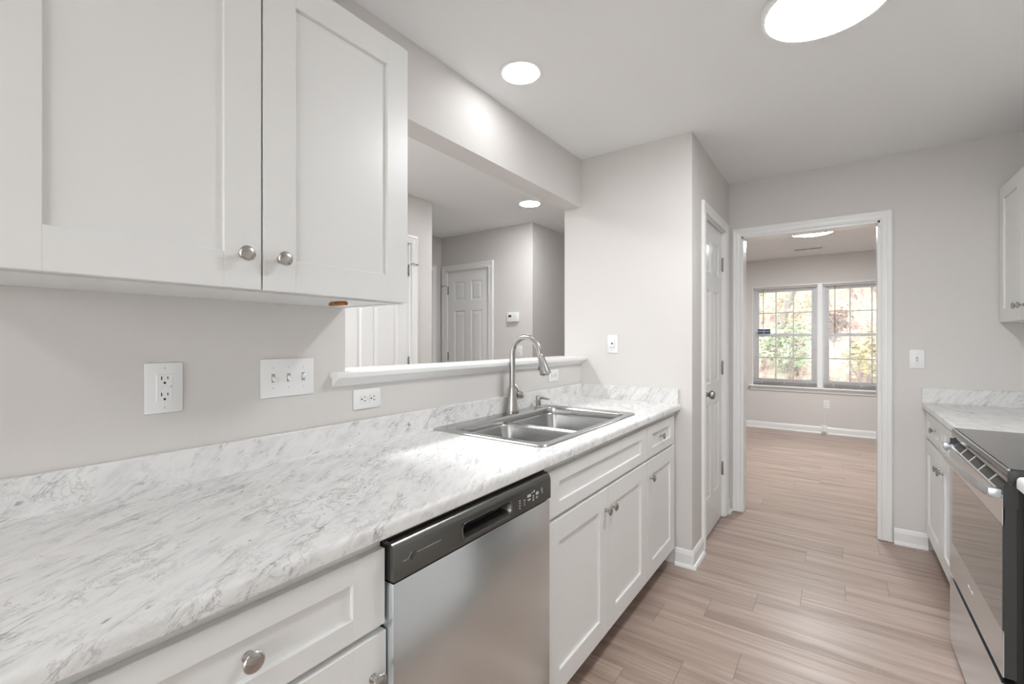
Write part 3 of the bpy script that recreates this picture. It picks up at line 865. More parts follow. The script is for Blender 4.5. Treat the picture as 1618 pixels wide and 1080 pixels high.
p0 = Vector(pts[-1]); dv = Vector((0.33, 0, -1)).normalized()
bm = B()
lathe(bm, p0, dv, [(-0.006, 0.0148), (-0.004, 0.0160), (0.0, 0.0163), (0.02, 0.0175), (0.05, 0.0212), (0.078, 0.0265), (0.086, 0.0272), (0.090, 0.0245), (0.0905, 0.016), (0.095, 0.015), (0.0955, 0.0)], 32)
sh = obj('spray_head', bm, M['nickel'], e, smooth='auto')
bm = B(); pb = p0 + dv * 0.056
nb = Vector((-1, 0, -0.33)).normalized()
lathe(bm, pb + nb * 0.018, nb, [(0, 0.012), (0.005, 0.0135), (0.0085, 0.009), (0.0095, 0.0)], 16)
obj('spray_button', bm, M['blkm'], sh, smooth='auto')
bm = B()
hub = Vector((fx + 0.006, fy + 0.018, 1.000))
hd = Vector((0.10, 1, 0.0)).normalized()
lathe(bm, hub, hd, [(0, 0.018), (0.026, 0.0198), (0.027, 0.0180), (0.030, 0.0180), (0.031, 0.0205), (0.042, 0.0195), (0.047, 0.013), (0.0475, 0.0)], 24)
q0 = hub + hd * 0.037
tube(bm, [q0 + Vector((0, 0, 0.006)), q0 + Vector((-0.006, -0.004, 0.022)), q0 + Vector((-0.022, -0.010, 0.045)), q0 + Vector((-0.034, -0.014, 0.063)), q0 + Vector((-0.038, -0.015, 0.068))], [0.0115, 0.0100, 0.0078, 0.0080, 0.004], 12)
obj('handle', bm, M['nickel'], e, smooth='auto')

e = empty('soap_dispenser', (0.066, 2.040, ZR), 'small brushed nickel soap pump on the sink deck right of the faucet', 'soap dispenser')
bm = B(); lathe(bm, (0.066, 2.040, ZR - 0.001), (0, 0, 1), [(0, 0.021), (0.003, 0.021), (0.006, 0.013), (0.010, 0.0120), (0.016, 0.0140), (0.05, 0.0145), (0.058, 0.0130), (0.063, 0.008), (0.0645, 0.0)], 24)
obj('body', bm, M['nickel'], e, smooth='auto')
bm = B(); tube(bm, [(0.072, 2.041, ZR + 0.050), (0.095, 2.044, ZR + 0.0495), (0.118, 2.047, ZR + 0.046), (0.132, 2.048, ZR + 0.046)], [0.0075, 0.0062, 0.0055, 0.002], 12)
obj('nozzle', bm, M['nickel'], e, smooth='auto')

# ------------------------------------------------------------------ dishwasher
DY0, DY1 = 0.6035, 1.2135
e = empty('dishwasher', (0.3, (DY0 + DY1) / 2, 0.0), 'stainless steel dishwasher with charcoal control strip under the left countertop', 'dishwasher')
bm = B(); bx(bm, 0.03, 0.585, DY0 + 0.004, DY1 + 0.004, 0.02, 0.868); bx(bm, 0.585, 0.606, DY0 - 0.003, DY1 + 0.004, 0.862, 0.8775)
bx(bm, 0.45, 0.53, DY0 + 0.004, DY1 + 0.004, 0.0, 0.10)
obj('tub', bm, M['blk'], e)
bm = B()
bx(bm, 0.586, 0.6305, DY0, DY1, 0.115, 0.783, 0.004, 2)
obj('door_panel', bm, M['steel_v'], e, smooth='auto')
bm = B(); bx(bm, 0.52, 0.535, DY0 + 0.005, DY1 - 0.005, 0.01, 0.112); obj('toe_kick', bm, M['blk'], e)
# control strip with a handle pocket (hole loft)
bm = B()
CX = 0.6325
za, zb_ = 0.787, 0.8645
py0, py1, pz0, pz1 = 0.806, 1.008, 0.797, 0.838
def strip(y): return [(0.590, za), (CX, za), (CX, 0.842), (CX - 0.002, 0.852), (CX - 0.007, 0.8605), (CX - 0.014, zb_), (0.590, zb_)]
extrude_poly(bm, [(x, DY0, z) for x, z in strip(0)], (0, py0 - DY0, 0))
extrude_poly(bm, [(x, py1, z) for x, z in strip(0)], (0, DY1 - py1, 0))
extrude_poly(bm, [(x, py0, z) for x, z in [(0.590, pz1), (CX, pz1), (CX, 0.842), (CX - 0.002, 0.852), (CX - 0.007, 0.8605), (CX - 0.014, zb_), (0.590, zb_)]], (0, py1 - py0, 0))
bx(bm, 0.590, CX, py0, py1, za, pz0)
cp = obj('control_panel', bm, M['dwpanel'], e, smooth='auto')
# pocket: rounded rim and dark scoop
bm = B()
def yz_rr(x, g, r=0.012):
    return [(x, b, a) for a, b, _ in rrect(pz0 + g, pz1 - g * 0.2, py0 + g, py1 - g, r, 0, 5)]
loft(bm, [yz_rr(CX + 0.0008, -0.0025, 0.014), yz_rr(CX + 0.002, 0.0, 0.013), yz_rr(CX + 0.0005, 0.004, 0.012), yz_rr(CX - 0.012, 0.009, 0.010), yz_rr(CX - 0.030, 0.010, 0.010)])
obj('handle_pocket', bm, M['dwpanel'], cp, smooth='auto')
bm = B(); bx(bm, 0.596, 0.5985, py0 - 0.002, py1 + 0.002, pz0 - 0.002, pz1 + 0.002); bx(bm, 0.612, 0.626, py1 - 0.07, py1 - 0.045, 0.826, 0.8385, 0.002)
obj('latch_recess', bm, M['blk'], cp)
# raised logo with swoosh line
bm = B()
yl, zl_ = 0.655, 0.8235
seg = 24
lathe(bm, (CX - 0.0002, yl, zl_), (1, 0, 0), [(0, 0.0095), (0.0010, 0.0092), (0.0012, 0.0078), (0.0008, 0.0074), (0.0008, 0.0)], 28)
tube(bm, [(CX + 0.001, yl + 0.004 * math.cos(t) - 0.002, zl_ + 0.004 * math.sin(t)) for t in [0.4 + i * 0.6 for i in range(9)]], 0.0007, 6)
tube(bm, [(CX + 0.001, yl + 0.002 + 0.003 * math.cos(t), zl_ - 0.001 + 0.0045 * math.sin(t)) for t in [3.0 + i * 0.6 for i in range(9)]], 0.0007, 6)
lg = obj('logo', bm, M['dwpanel'], cp, smooth='auto')
bm = B()
tube(bm, [(CX + 0.0003, y, z) for y, z in ((0.627, 0.8215), (0.637, 0.8215), (0.643, 0.8235), (0.646, 0.829), (0.650, 0.8325))], 0.0006, 6)
tube(bm, [(CX + 0.0003, 0.664, 0.8265), (CX + 0.0003, 0.735, 0.8265)], 0.0006, 6)
obj('logo_line', bm, M['mark2'], lg)
bm = B()
rnd = random.Random(4)
def dot(y, z, w, h): bx(bm, CX - 0.0002, CX + 0.0005, y, y + w, z, z + h)
for i, zz in enumerate((0.802, 0.809, 0.816, 0.823)): dot(1.043, zz, 0.006, 0.0025)
for i, zz in enumerate((0.806, 0.812)): dot(1.066, zz, 0.007, 0.0012)
dot(1.066, 0.818, 0.007, 0.003)
for j in range(4): dot(1.084 + j * 0.0048, 0.822, 0.0036, 0.0075)
for j in range(3): dot(1.087 + j * 0.005, 0.812, 0.003, 0.005)
dot(1.107, 0.829, 0.005, 0.0025); dot(1.116, 0.8295, 0.006, 0.005)
for zz in (0.806, 0.812, 0.818): dot(1.112, zz, 0.006, 0.003)
for j in range(3): dot(1.130 + j * 0.0046, 0.818, 0.0036, 0.008)
dot(1.130, 0.808, 0.009, 0.0015); dot(1.130, 0.812, 0.009, 0.0015)
dot(1.158, 0.822, 0.008, 0.0025); dot(1.158, 0.828, 0.006, 0.0025); dot(1.160, 0.816, 0.008, 0.0012)
obj('button_icons', bm, M['mark'], cp)

# ------------------------------------------------------------------ wall plates
def plate_thing(name, xf, w, h, label, cat, group=None, bev=0.004):
    e = empty(name, xf @ Vector((0, 0, 0)), label, cat, group)
    bm = B(); bx(bm, -w / 2, w / 2, 0, 0.0055, -h / 2, h / 2, 0.0035, 2, xf=xf)
    obj('plate', bm, M['plate'], e, smooth='auto')
    return e
def screw(e, xf, x, z, r=0.0032):
    bm = B(); lathe(bm, (x, 0.0052, z), (0, 1, 0), [(0, r), (0.0009, r), (0.0014, r * 0.7)], 14, xf=xf)
    s = obj('screw', bm, M['plate'], e, smooth='auto')
    bm = B(); bx(bm, x - 0.0005, x + 0.0005, 0.0062, 0.0068, z - r * 0.85, z + r * 0.85, xf=xf); obj('screw_slot', bm, M['hinge'], s)
def outlet_face(bm, xf, x, z, rot=False):
    """slots only"""
    def b(a0, a1, c0, c1, y1=0.0084):
        if rot: bx(bm, x + c0, x + c1, 0.0072, y1, z + a0, z + a1, xf=xf)
        else: bx(bm, x + a0, x + a1, 0.0072, y1, z + c0, z + c1, xf=xf)
    b(-0.0075, -0.0052, -0.001, 0.0075); b(0.0052, 0.0072, 0.000, 0.0068)
    o = Vector((x, 0.0072, z - 0.0085)) if not rot else Vector((x - 0.0085, 0.0072, z))
    lathe(bm, o, (0, 1, 0), [(0, 0.0028), (0.0012, 0.0028)], 12, xf=xf)

LX = lambda y, z, x=0.0: frame((x, y, z), (0, 1, 0), (1, 0, 0))
# GFCI outlet
xf = LX(0.4145, 1.155)
e = plate_thing('power_outlet', xf, 0.080, 0.124, 'white outlet with test buttons on the left wall, leftmost plate', 'outlet')
bm = B(); bx(bm, -0.0168, 0.0168, 0.004, 0.0080, -0.0335, 0.0335, 0.001, xf=xf); rc = obj('receptacle', bm, M['plate'], e)
bm = B(); outlet_face(bm, xf, 0.0, 0.021); outlet_face(bm, xf, 0.0, -0.019)
for q in (0.000, 0.0035): bx(bm, 0.0125, 0.0142, 0.0078, 0.0083, q, q + 0.0018, xf=xf)
obj('slots', bm, M['slot'], rc)
bm = B(); bx(bm, -0.0145, -0.005, 0.0075, 0.0088, -0.0045, 0.0045, 0.0006, xf=xf); bx(bm, -0.0038, 0.0085, 0.0075, 0.0088, -0.0045, 0.0045, 0.0006, xf=xf); obj('test_buttons', bm, M['plate'], rc)
screw(e, xf, 0, 0.0485); screw(e, xf, 0, -0.0485)
# triple switch
xf = LX(0.7265, 1.1605)
e = plate_thing('light_switch', xf, 0.165, 0.114, 'white three-toggle switch plate on the left wall under the wall cabinet', 'light switch')
for i, up in ((-1, -1), (0, -1), (1, 1)):
    x = 0.046 * i
    bm = B(); bx(bm, x - 0.0055, x + 0.0055, 0.0045, 0.0068, -0.0125, 0.0125, 0.0008, xf=xf); s = obj('toggle_frame', bm, M['toggle_shade'], e)
    bm = B()
    t = xf @ Matrix.Translation((x, 0.006, 0)) @ Matrix.Rotation(math.radians(28 * up), 4, 'X')
    bx(bm, -0.0034, 0.0034, -0.003, 0.0145, -0.005, 0.005, 0.0012, xf=t); obj('toggle', bm, M['plate'], s)
    screw(e, xf, x, 0.0302, 0.0028); screw(e, xf, x, -0.0302, 0.0028)
# horizontal duplex outlets
def duplex_h(y, z, label, x=0.0):
    xf = LX(y, z, x)
    e = plate_thing('power_outlet', xf, 0.115, 0.070, label, 'outlet')
    for s in (-1, 1):
        bm = B()
        o = []
        for i in range(24):
            a = 2 * math.pi * i / 24
            o.append(xf @ Vector((s * 0.0195 + max(-0.0125, min(0.0125, 0.017 * math.cos(a))), 0.0045, 0.0165 * math.sin(a))))
        n = xf.to_3x3() @ Vector((0, 0.0032, 0))
        extrude_poly(bm, o, n); r = obj('receptacle', bm, M['plate'], e)
        bm = B(); outlet_face(bm, xf, s * 0.0195 + 0.002, 0.0, True); obj('slots', bm, M['slot'], r)
    screw(e, xf, 0, 0, 0.0028)
duplex_h(1.011, 1.067, 'white sideways outlet on the left wall, under the left end of the ledge')
duplex_h(2.305, 1.067, 'white sideways outlet under the ledge, behind the faucet spray head')
# phone jack on pantry wall
xf = frame((0.2195, YP, 1.249), (1, 0, 0), (0, -1, 0))
e = plate_thing('phone_jack', xf, 0.070, 0.114, 'white phone jack plate on the pantry front wall above the side splash', 'wall jack')
bm = B(); bx(bm, -0.016, 0.016, 0.005, 0.014, -0.018, 0.026, 0.002, xf=xf); j = obj('jack_block', bm, M['plate'], e)
bm = B(); bx(bm, -0.005, 0.005, 0.0136, 0.0146, -0.002, 0.008, xf=xf); obj('socket', bm, M['slot'], j)
screw(e, xf, 0, 0.046); screw(e, xf, 0, -0.046)
# far wall switch
def toggle_plate(xf, label):
    e = plate_thing('light_switch', xf, 0.072, 0.116, label, 'light switch')
    bm = B(); bx(bm, -0.0055, 0.0055, 0.0045, 0.0068, -0.0125, 0.0125, 0.0008, xf=xf); s = obj('toggle_frame', bm, M['toggle_shade'], e)
    bm = B(); t = xf @ Matrix.Translation((0, 0.006, 0)) @ Matrix.Rotation(math.radians(-28), 4, 'X')
    bx(bm, -0.0034, 0.0034, -0.003, 0.0145, -0.005, 0.005, 0.0012, xf=t); obj('toggle', bm, M['plate'], s)
    screw(e, xf, 0, 0.0302, 0.0028); screw(e, xf, 0, -0.0302, 0.0028)
toggle_plate(frame((1.7495, YF, 1.157), (1, 0, 0), (0, -1, 0)), 'white single switch on the far wall right of the doorway')
toggle_plate(frame((-1.254, HB, 1.160), (1, 0, 0), (0, -1, 0)), 'white switch in the hall below the thermostat, seen through the faucet arc')
# far room outlet
xf = frame((1.228, YE, 0.400), (1, 0, 0), (0, -1, 0))
e = plate_thing('power_outlet', xf, 0.070, 0.114, 'white outlet in the far room below the window', 'outlet')
for s in (-1, 1):
    bm = B(); lathe(bm, (0, 0.0045, s * 0.0195), (0, 1, 0), [(0, 0.016), (0.003, 0.016)], 20, xf=xf); r = obj('receptacle', bm, M['plate'], e)
    bm = B(); outlet_face(bm, xf, 0, s * 0.0195); obj('slots', bm, M['slot'], r)
# white box with thin cord on the far room baseboard
e = empty('cable_box', (1.200, YE - 0.03, 0.055), 'small white box on the far room baseboard with a thin cord above', 'cable box')
bm = B(); bx(bm, 1.168, 1.232, YE - 0.052, YE - 0.0135, 0.026, 0.118, 0.005, 2); obj('case', bm, M['plate'], e, smooth='auto')
bm = B(); tube(bm, [(1.205, YE - 0.02, 0.117), (1.206, YE - 0.008, 0.16), (1.212, YE - 0.004, 0.25), (1.216, YE - 0.004, 0.342)], 0.0018, 6); obj('cord', bm, M['plate'], e)
# thermostat
xf = frame((-1.327, HB, 1.507), (1, 0, 0), (0, -1, 0))
e = empty('thermostat', (-1.327, HB, 1.507), 'white digital thermostat on the hall wall above the faucet', 'thermostat')
bm = B(); bx(bm, -0.067, 0.067, 0, 0.030, -0.048, 0.048, 0.006, 2, xf=xf); obj('case', bm, M['plate'], e, smooth='auto')
bm = B(); bx(bm, -0.047, -0.010, 0.0295, 0.0305, -0.002, 0.022, xf=xf); obj('display', bm, M['lcd'], e)
bm = B()
for dx, dz in ((0.022, 0.022), (0.022, -0.002), (0.010, 0.010), (0.034, 0.010)): bx(bm, dx - 0.004, dx + 0.004, 0.0295, 0.0312, dz - 0.004, dz + 0.004, 0.001, xf=xf)
obj('buttons', bm, M['mark'], e)

# ------------------------------------------------------------------ lights and vent
def can_light(x, y, label, mat, r=0.096):
    e = empty('recessed_light', (x, y, H), label, 'ceiling light', None)
    bm = B(); lathe(bm, (x, y, H + 0.001), (0, 0, -1), [(0, r), (0.004, r), (0.006, r - 0.006), (0.005, r - 0.014), (0.001, r - 0.018)], 40, cap=False); obj('trim_ring', bm, M['trim'], e, smooth='auto')
    bm = B(); lathe(bm, (x, y, H), (0, 0, -1), [(0, r - 0.0165), (0.003, r - 0.0165), (0.005, r - 0.022), (0.0055, 0.0)], 40); obj('lens', bm, mat, e, smooth='auto')
def disc_light(x, y, r, label, mat):
    e = empty('ceiling_disc_light', (x, y, H), label, 'ceiling light', None)
    bm = B(); lathe(bm, (x, y, H), (0, 0, -1), [(0, r - 0.004), (0.004, r), (0.020, r), (0.024, r - 0.003), (0.024, r - 0.013), (0.016, r - 0.014)], 56, cap=False); obj('rim', bm, M['trim'], e, smooth='auto')
    bm = B(); lathe(bm, (x, y, H), (0, 0, -1), [(0, r - 0.0150), (0.0225, r - 0.0150), (0.0255, r - 0.024), (0.0285, r * 0.75), (0.031, r * 0.4), (0.032, 0.0)], 56); obj('lens', bm, mat, e, smooth='auto')
can_light(0.2265, 1.643, 'lit recessed can light in the kitchen ceiling beside the beam over the pass-through', M['lens_can'])
can_light(-0.79, 3.26, 'lit recessed can light beyond the pass-through, in the hall ceiling', M['lens_hall'], 0.10)
disc_light(1.320, 1.900, 0.196, 'large lit disc light at the top of the kitchen ceiling', M['lens'])
disc_light(1.130, 5.83, 0.20, 'lit disc light on the far room ceiling, seen through the doorway', M['lens_far'])
disc_light(1.30, -1.05, 0.196, 'added fill disc light on the kitchen ceiling behind the camera, out of view', M['lens_back_added'])  # fill lamp added behind the camera to brighten the kitchen
disc_light(-0.80, 0.9, 0.196, 'added fill disc light on the dining ceiling behind the wall cabinet, out of view', M['lens_din_added'])  # fill lamp added out of view to brighten the dining side
e = empty('ceiling_vent', (1.046, 6.92, H), 'white slotted air vent in the far room ceiling before the window', 'vent')
bm = B(); bx(bm, 0.86, 1.23, 6.86, 6.98, H - 0.006, H, 0.002); obj('frame', bm, M['trim'], e)
bm = B()
for g0 in (0.90, 1.055):
    for i in range(9): bx(bm, g0 + i * 0.0155, g0 + i * 0.0155 + 0.010, 6.885, 6.955, H - 0.0068, H - 0.0055)
obj('slots', bm, M['grille'], e)

# ------------------------------------------------------------------ right run
RF = 1.808      # carcass face, fronts 1.790..1.808
RZ = 0.855
e = empty('base_cabinet', (2.1, 3.18, 0.0), 'white base cabinet in the far right corner beyond the range', 'cabinet')
base_carcass(e, XR - 0.003, RF, 2.640, YF - 0.003, RZ, -1, zb=0.10)
for y0_, y1_, ky in ((3.222, 3.722, 3.268), (2.72, 3.218, 3.172)):
    dr = shaker_obj('drawer', e, y0_, y1_, 0.690, 0.838, RF, -1, rail=0.043); knob(dr, (1.799, (y0_ + y1_) / 2, 0.763), (-1, 0, 0))
    dd = shaker_obj('door', e, y0_, y1_, 0.105, 0.676, RF, -1); knob(dd, (1.790, ky, 0.590), (-1, 0, 0))
def right_counter(y0, y1, label, side=False, cf=1.772):
    e = empty('countertop', (2.1, (y0 + y1) / 2, 0.857), label, 'countertop')
    ct, cb = 0.894, 0.857
    pr = [(XR - 0.002, cb), (cf + 0.004, cb), (cf, cb + 0.004), (cf, ct - 0.012), (cf + 0.0015, ct - 0.006), (cf + 0.006, ct - 0.0015), (cf + 0.013, ct), (XR - 0.002, ct)]
    bm = B(); extrude_poly(bm, [(x, y0, z) for x, z in pr], (0, y1 - y0, 0)); obj('worktop', bm, M['marble'], e, smooth='auto')
    bm = B(); bx(bm, XR - 0.022, XR - 0.002, y0, y1, ct - 0.0005, 0.985, 0.002); obj('backsplash', bm, M['marble'], e)
    if side:
        bm = B(); bx(bm, cf - 0.002, XR - 0.022, y1 - 0.020, y1, ct - 0.0005, 0.985, 0.002); obj('side_splash', bm, M['marble'], e)
right_counter(2.622, YF - 0.001, 'marble-look countertop in the far right corner beyond the range', True)
right_counter(0.25, 1.846, 'marble-look countertop at the right picture edge, near side of the range', False, 1.758)
e = empty('base_cabinet', (2.1, 1.2, 0.0), 'white base cabinet at the right picture edge, near side of the range', 'cabinet')
base_carcass(e, XR - 0.003, RF, 0.26, 1.838, RZ, -1, zb=0.10)
for y0_, y1_ in ((0.262, 0.786), (0.790, 1.312), (1.316, 1.834)):
    dr = shaker_obj('drawer', e, y0_, y1_, 0.690, 0.838, RF, -1, rail=0.043); knob(dr, (1.799, (y0_ + y1_) / 2, 0.763), (-1, 0, 0))
    dd = shaker_obj('door', e, y0_, y1_, 0.105, 0.676, RF, -1); knob(dd, (1.790, y0_ + 0.04, 0.590), (-1, 0, 0))

# range
RY0, RY1 = 1.852, 2.614
e = empty('range', (2.08, (RY0 + RY1) / 2, 0.0), 'stainless steel electric range with black glass top, at the right edge', 'range')
bm = B(); bx(bm, 1.775, 2.40, RY0 + 0.003, RY1 - 0.003, 0.02, 0.880); bx(bm, 1.80, 2.38, RY0 + 0.03, RY1 - 0.03, 0.0, 0.02)
obj('body', bm, M['blk'], e)
# cooktop with steel edge
bm = B()
pr = [(1.775, 0.878), (1.7445, 0.868), (1.741, 0.874), (1.741, 0.898), (1.744, 0.905), (1.752, 0.908), (2.40, 0.908), (2.40, 0.878)]
extrude_poly(bm, [(x, RY0 - 0.001, z) for x, z in pr], (0, RY1 - RY0 + 0.002, 0))
ck = obj('cooktop_frame', bm, M['ckframe'], e, smooth='auto')
bm = B(); bx(bm, 1.7425, 2.395, RY0 + 0.006, RY1 - 0.018, 0.9075, 0.9105, 0.001)
gl = obj('cooktop_glass', bm, M['glass_top'], ck)
bm = B(); bx(bm, 1.7415, 1.748, RY0 + 0.002, RY1 - 0.002, 0.9045, 0.9105, 0.001); obj('front_edge', bm, M['steel_y'], ck)
for cx_, cy_, r in ((1.93, 2.05, 0.115), (1.93, 2.42, 0.08), (2.22, 2.05, 0.08), (2.22, 2.42, 0.10)):
    bm = B()
    for rr_ in (r, r * 0.62):
        loft(bm, [[(cx_ + q * math.cos(2 * math.pi * i / 48), cy_ + q * math.sin(2 * math.pi * i / 48), 0.9107) for i in range(48)] for q in (rr_ - 0.0012, rr_)])
    obj('burner_ring', bm, M['mark2'], gl)
bm = B(); bx(bm, 2.33, 2.41, RY0, RY1, 0.908, 1.02, 0.006, 2); obj('backguard', bm, M['steel_y'], e, smooth='auto')
# gap strip behind the door top
# oven door
DXF = 1.733
bm = B()
bx(bm, DXF + 0.0005, 1.762, RY0 + 0.006, RY1 - 0.006, 0.318, 0.820, 0.001)
bx(bm, 1.7585, 1.762, RY0 + 0.006, RY1 - 0.006, 0.819, 0.852)
dr = obj('oven_door', bm, M['blkm'], e)
bm = B()
pr = [(DXF, 0.748), (DXF, 0.830), (DXF + 0.0015, 0.833), (1.758, 0.861), (1.7615, 0.863), (1.7615, 0.8525), (DXF + 0.004, 0.822), (DXF + 0.004, 0.748)]
extrude_poly(bm, [(x, RY0 + 0.006, z) for x, z in pr], (0, RY1 - RY0 - 0.012, 0))
bx(bm, DXF, DXF + 0.004, RY0 + 0.005, RY1 - 0.005, 0.318, 0.449, 0.0008)
bx(bm, DXF - 0.001, DXF + 0.0035, RY0 + 0.005, RY1 - 0.005, 0.4445, 0.450, 0.0008)
obj('steel_trim', bm, M['steel_y'], dr)
bm = B(); bx(bm, DXF - 0.0006, DXF + 0.004, RY0 + 0.0075, RY1 - 0.006, 0.449, 0.748); obj('window', bm, M['oven_glass'], dr)
# vent slots on the sloped top of the door
for i in range(5):
    bm = B()
    y0_ = RY0 + 0.050 + i * 0.134
    for j in range(11):
        yy = y0_ + j * 0.0102
        extrude_poly(bm, [(DXF + 0.0048, yy, 0.8368), (DXF + 0.0222, yy, 0.8575), (DXF + 0.0215, yy, 0.8585), (DXF + 0.0041, yy, 0.8378)], (0, 0.0085, 0))
    obj('vent_slots', bm, M['grille'], dr)
for yy in (RY0 + 0.0045, RY1 - 0.0075):
    bm = B(); bx(bm, DXF + 0.001, 1.764, yy, yy + 0.003, 0.800, 0.866); obj('end_cap', bm, M['blkm'], dr)
# three small marks of the badge
bm = B()
for y, sh_ in ((2.262, 0), (2.238, 1), (2.214, 0)):
    if sh_: tube(bm, [(DXF - 0.0002, y + 0.006, 0.3985), (DXF - 0.0002, y - 0.001, 0.401), (DXF - 0.0002, y + 0.001, 0.3925), (DXF - 0.0002, y - 0.006, 0.394)], 0.0014, 6)
    else: tube(bm, [(DXF - 0.0002, y + 0.008, 0.3995), (DXF - 0.0002, y - 0.006, 0.3935)], 0.0016, 6)
obj('badge', bm, M['mark'], dr)
# handle: bowed bar with end brackets
bm = B(); n = 28
loops = []
for i in range(n + 1):
    t = i / n; y = RY0 + 0.018 + (RY1 - RY0 - 0.036) * t
    s = math.sin(math.pi * t) ** 0.55
    x = 1.712 - 0.030 * s
    hh = 0.014 + 0.003 * s
    zc_ = 0.836
    loops.append([(x + 0.006 * math.cos(a), y, zc_ + hh * math.sin(a)) for a in [2 * math.pi * j / 14 for j in range(14)]])
rr = loft(bm, loops); bm.faces.new(rr[0][::-1]); bm.faces.new(rr[-1])
hn = obj('handle', bm, M['steel_y'], dr, smooth='auto')
for yy in (RY0 + 0.010, RY1 - 0.034):
    bm = B(); bx(bm, 1.704, DXF + 0.008, yy, yy + 0.024, 0.823, 0.849, 0.003, 2); obj('bracket', bm, M['steel_y'], hn, smooth='auto')
# storage drawer
bm = B(); bx(bm, DXF + 0.001, 1.762, RY0 + 0.006, RY1 - 0.004, 0.022, 0.300, 0.002); dw = obj('storage_drawer', bm, M['steel_y'], e)
bm = B(); bx(bm, DXF - 0.002, DXF + 0.003, RY0 + 0.006, RY1 - 0.004, 0.294, 0.301, 0.001); obj('drawer_lip', bm, M['steel_y'], dw)
bm = B(); bx(bm, 1.762, 1.776, RY0 + 0.010, RY1 - 0.010, 0.05, 0.87); obj('front_frame', bm, M['blk'], e)

# ------------------------------------------------------------------ outside: wooded slope
rnd = random.Random(11)
def hz(x, y): return -0.6 + max(0, y - 9.0) * 0.58 + 0.35 * noise.noise(Vector((x * 0.25, y * 0.25, 3)))
bm = B(); nx_, ny_ = 40, 36
grid = [[bm.verts.new((-14 + 30 * i / nx_, 8.2 + 26 * j / ny_, hz(-14 + 30 * i / nx_, 8.2 + 26 * j / ny_))) for j in range(ny_ + 1)] for i in range(nx_ + 1)]
for i in range(nx_):
    for j in range(ny_): bm.faces.new((grid[i][j], grid[i + 1][j], grid[i + 1][j + 1], grid[i][j + 1]))
hs = obj('hillside', bm, M['slope'], smooth=True); tag(hs, 'leaf-covered wooded slope outside the far room window', 'slope', kind='structure')

def leaves(bm, c, r, n, s, fl=0.8):
    for _ in range(n):
        v = Vector((rnd.gauss(0, 1), rnd.gauss(0, 1), rnd.gauss(0, fl))); v = v.normalized() * r * rnd.random() ** 0.5
        p = Vector(c) + v
        a = Vector((rnd.uniform(-1, 1), rnd.uniform(-1, 1), rnd.uniform(-1, 1))).normalized(); _, u, w = basis(a)
        q = s * rnd.uniform(0.6, 1.3)
        bm.faces.new([bm.verts.new(p + u * q), bm.verts.new(p + w * q * 0.55), bm.verts.new(p - u * q), bm.verts.new(p - w * q * 0.55)])

def tree(x, y, h, r, lean, leafm, label, crown=(3.0, 1.1), group=None, name='tree'):
    z = hz(x, y)
    e = empty(name, (x, y, z - 0.1), label, 'tree', group)
    pts = []; p = Vector((x, y, z - 0.2)); d = Vector((lean[0], lean[1], 1)).normalized()
    n = 9
    for i in range(n + 1):
        pts.append(p.copy()); p = p + d * (h / n); d = (d + Vector((rnd.uniform(-.07, .07), rnd.uniform(-.07, .07), 0.05)) + Vector((lean[2], 0, 0)) * 0.1).normalized()
    bm = B(); tube(bm, pts, [r * (1 - 0.7 * i / n) for i in range(n + 1)], 9)
    for _ in range(5):
        k = rnd.randint(4, n - 1); a = rnd.uniform(0, 6.28); b = pts[k]; l = rnd.uniform(0.6, 1.5)
        q = [b, b + Vector((math.cos(a) * l * .4, math.sin(a) * l * .4, l * .3)), b + Vector((math.cos(a) * l, math.sin(a) * l, l * .5))]
        tube(bm, q, [r * .35, r * .25, r * .08], 6)
    obj('trunk', bm, M['bark'], e, smooth='auto')
    bm = B()
    for _ in range(14):
        k = rnd.randint(1, n); c = pts[k] + Vector((rnd.uniform(-.7, .7), rnd.uniform(-.6, .6), rnd.uniform(-.5, .9)))
        leaves(bm, c, crown[1] * 0.85, int(crown[0] * 75), 0.05)
    obj('foliage', bm, leafm, e, recalc=False)

specs = [
 (0.15, 13.0, 6.5, 0.10, (0.25, 0, 1.0), 'leaf_y', 'slim leaning tree with yellow leaves curving right outside the left blind'),
 (0.55, 15.5, 8.0, 0.14, (0.0, 0, 0.0), 'leaf_g', 'upright pale-barked tree on the slope behind the left blind'),
 (2.5, 14.3, 7.5, 0.09, (0.0, 0, 0.0), 'leaf_r', 'thin rust-leaved tree on the slope behind the window mullion'),
 (0.9, 19.5, 8.0, 0.10, (0.05, 0, 0.0), 'leaf_r', 'rust-leaved tree far up the slope behind the right blind'),
 (2.4, 17.6, 8.5, 0.17, (0.0, 0, 0.1), 'leaf_g', 'thick pale trunk standing on the slope near the right jamb'),
 (-2.6, 16.0, 8.0, 0.12, (0.1, 0, 0.0), 'leaf_y', 'yellow-leaved tree at the far left of the slope'),
 (-1.6, 20.0, 9.0, 0.14, (0.0, 0, 0.0), 'leaf_r', 'rust-leaved tree high on the slope above the left blind'),
 (3.9, 19.0, 9.0, 0.15, (-0.05, 0, 0.0), 'leaf_y', 'yellow-leaved tree high on the right of the slope'),
]
for x, y, h, r, l, lm, lab in specs: tree(x, y, h, r, l, M[lm], lab)
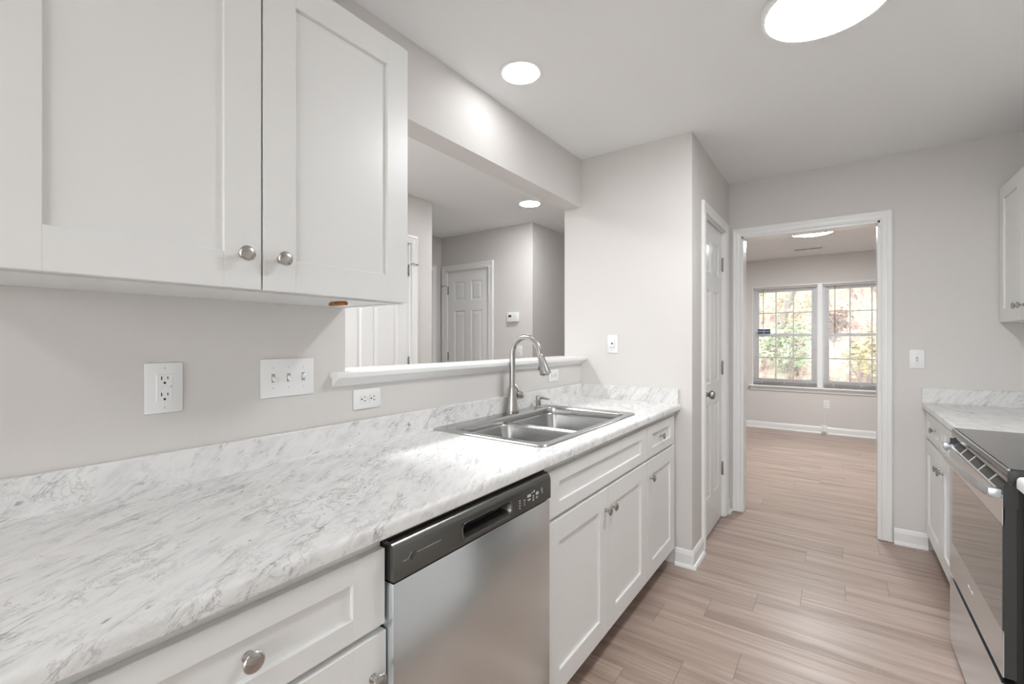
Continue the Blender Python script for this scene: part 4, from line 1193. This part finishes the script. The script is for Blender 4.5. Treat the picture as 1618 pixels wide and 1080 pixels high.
for x, y, h, r, lean in ((0.9, 12.2, 6.0, 0.045, 0.10), (-0.55, 14.6, 7.0, 0.06, 0.03), (1.45, 15.8, 7.5, 0.07, -0.02), (2.75, 12.9, 6.5, 0.05, 0.02), (3.6, 15.2, 7.5, 0.07, -0.06), (0.1, 17.2, 8.0, 0.07, 0.04)):
    z = hz(x, y); e = empty('sapling', (x, y, z - 0.1), 'thin bare sapling on the wooded slope outside the far room window', 'tree', 'bare saplings on the slope')
    bm = B(); n = 8
    pts = [Vector((x + lean * h * (i / n) ** 1.5 + rnd.uniform(-.03, .03), y, z - 0.2 + h * i / n)) for i in range(n + 1)]
    tube(bm, pts, [r * (1 - 0.7 * i / n) for i in range(n + 1)], 8); obj('trunk', bm, M['bark'], e, smooth='auto')
    for q in range(7):
        b = pts[rnd.randint(2, n - 1)]; a = rnd.uniform(0, 6.28); l = rnd.uniform(0.5, 1.3)
        bm = B(); tube(bm, [b, b + Vector((math.cos(a) * l * .5, math.sin(a) * l * .5, l * .35)), b + Vector((math.cos(a) * l, math.sin(a) * l, l * .8))], [r * .4, r * .25, r * .1], 5); obj('branch', bm, M['bark'], e)

def shrub(x, y, s, mat, label, grp):
    z = hz(x, y); bm = B()
    e = empty('shrub', (x, y, z), label, 'shrub', grp)
    for _ in range(7):
        a = rnd.uniform(0, 6.28); q = [Vector((x, y, z - .05)), Vector((x + math.cos(a) * s * .3, y + math.sin(a) * s * .3, z + s * .6)), Vector((x + math.cos(a) * s * .6, y + math.sin(a) * s * .6, z + s))]
        tube(bm, q, [0.012, 0.008, 0.004], 5)
    obj('stems', bm, M['bark'], e)
    bm = B()
    for _ in range(6): leaves(bm, (x + rnd.uniform(-.4, .4) * s, y + rnd.uniform(-.4, .4) * s, z + s * rnd.uniform(.3, 1.0)), s * .45, 110, 0.05)
    obj('foliage', bm, mat, e, recalc=False)
for x, y, s, lm in ((-0.9, 10.6, 0.9, 'leaf_g'), (0.45, 11.0, 0.85, 'leaf_g'), (1.75, 10.7, 0.8, 'leaf_y'), (3.1, 11.6, 0.9, 'leaf_g'), (-2.3, 12.6, 1.0, 'leaf_y'), (1.3, 12.4, 0.6, 'leaf_r')):
    shrub(x, y, s, M[lm], 'leafy shrub on the slope outside the far room window', 'shrubs on the slope')
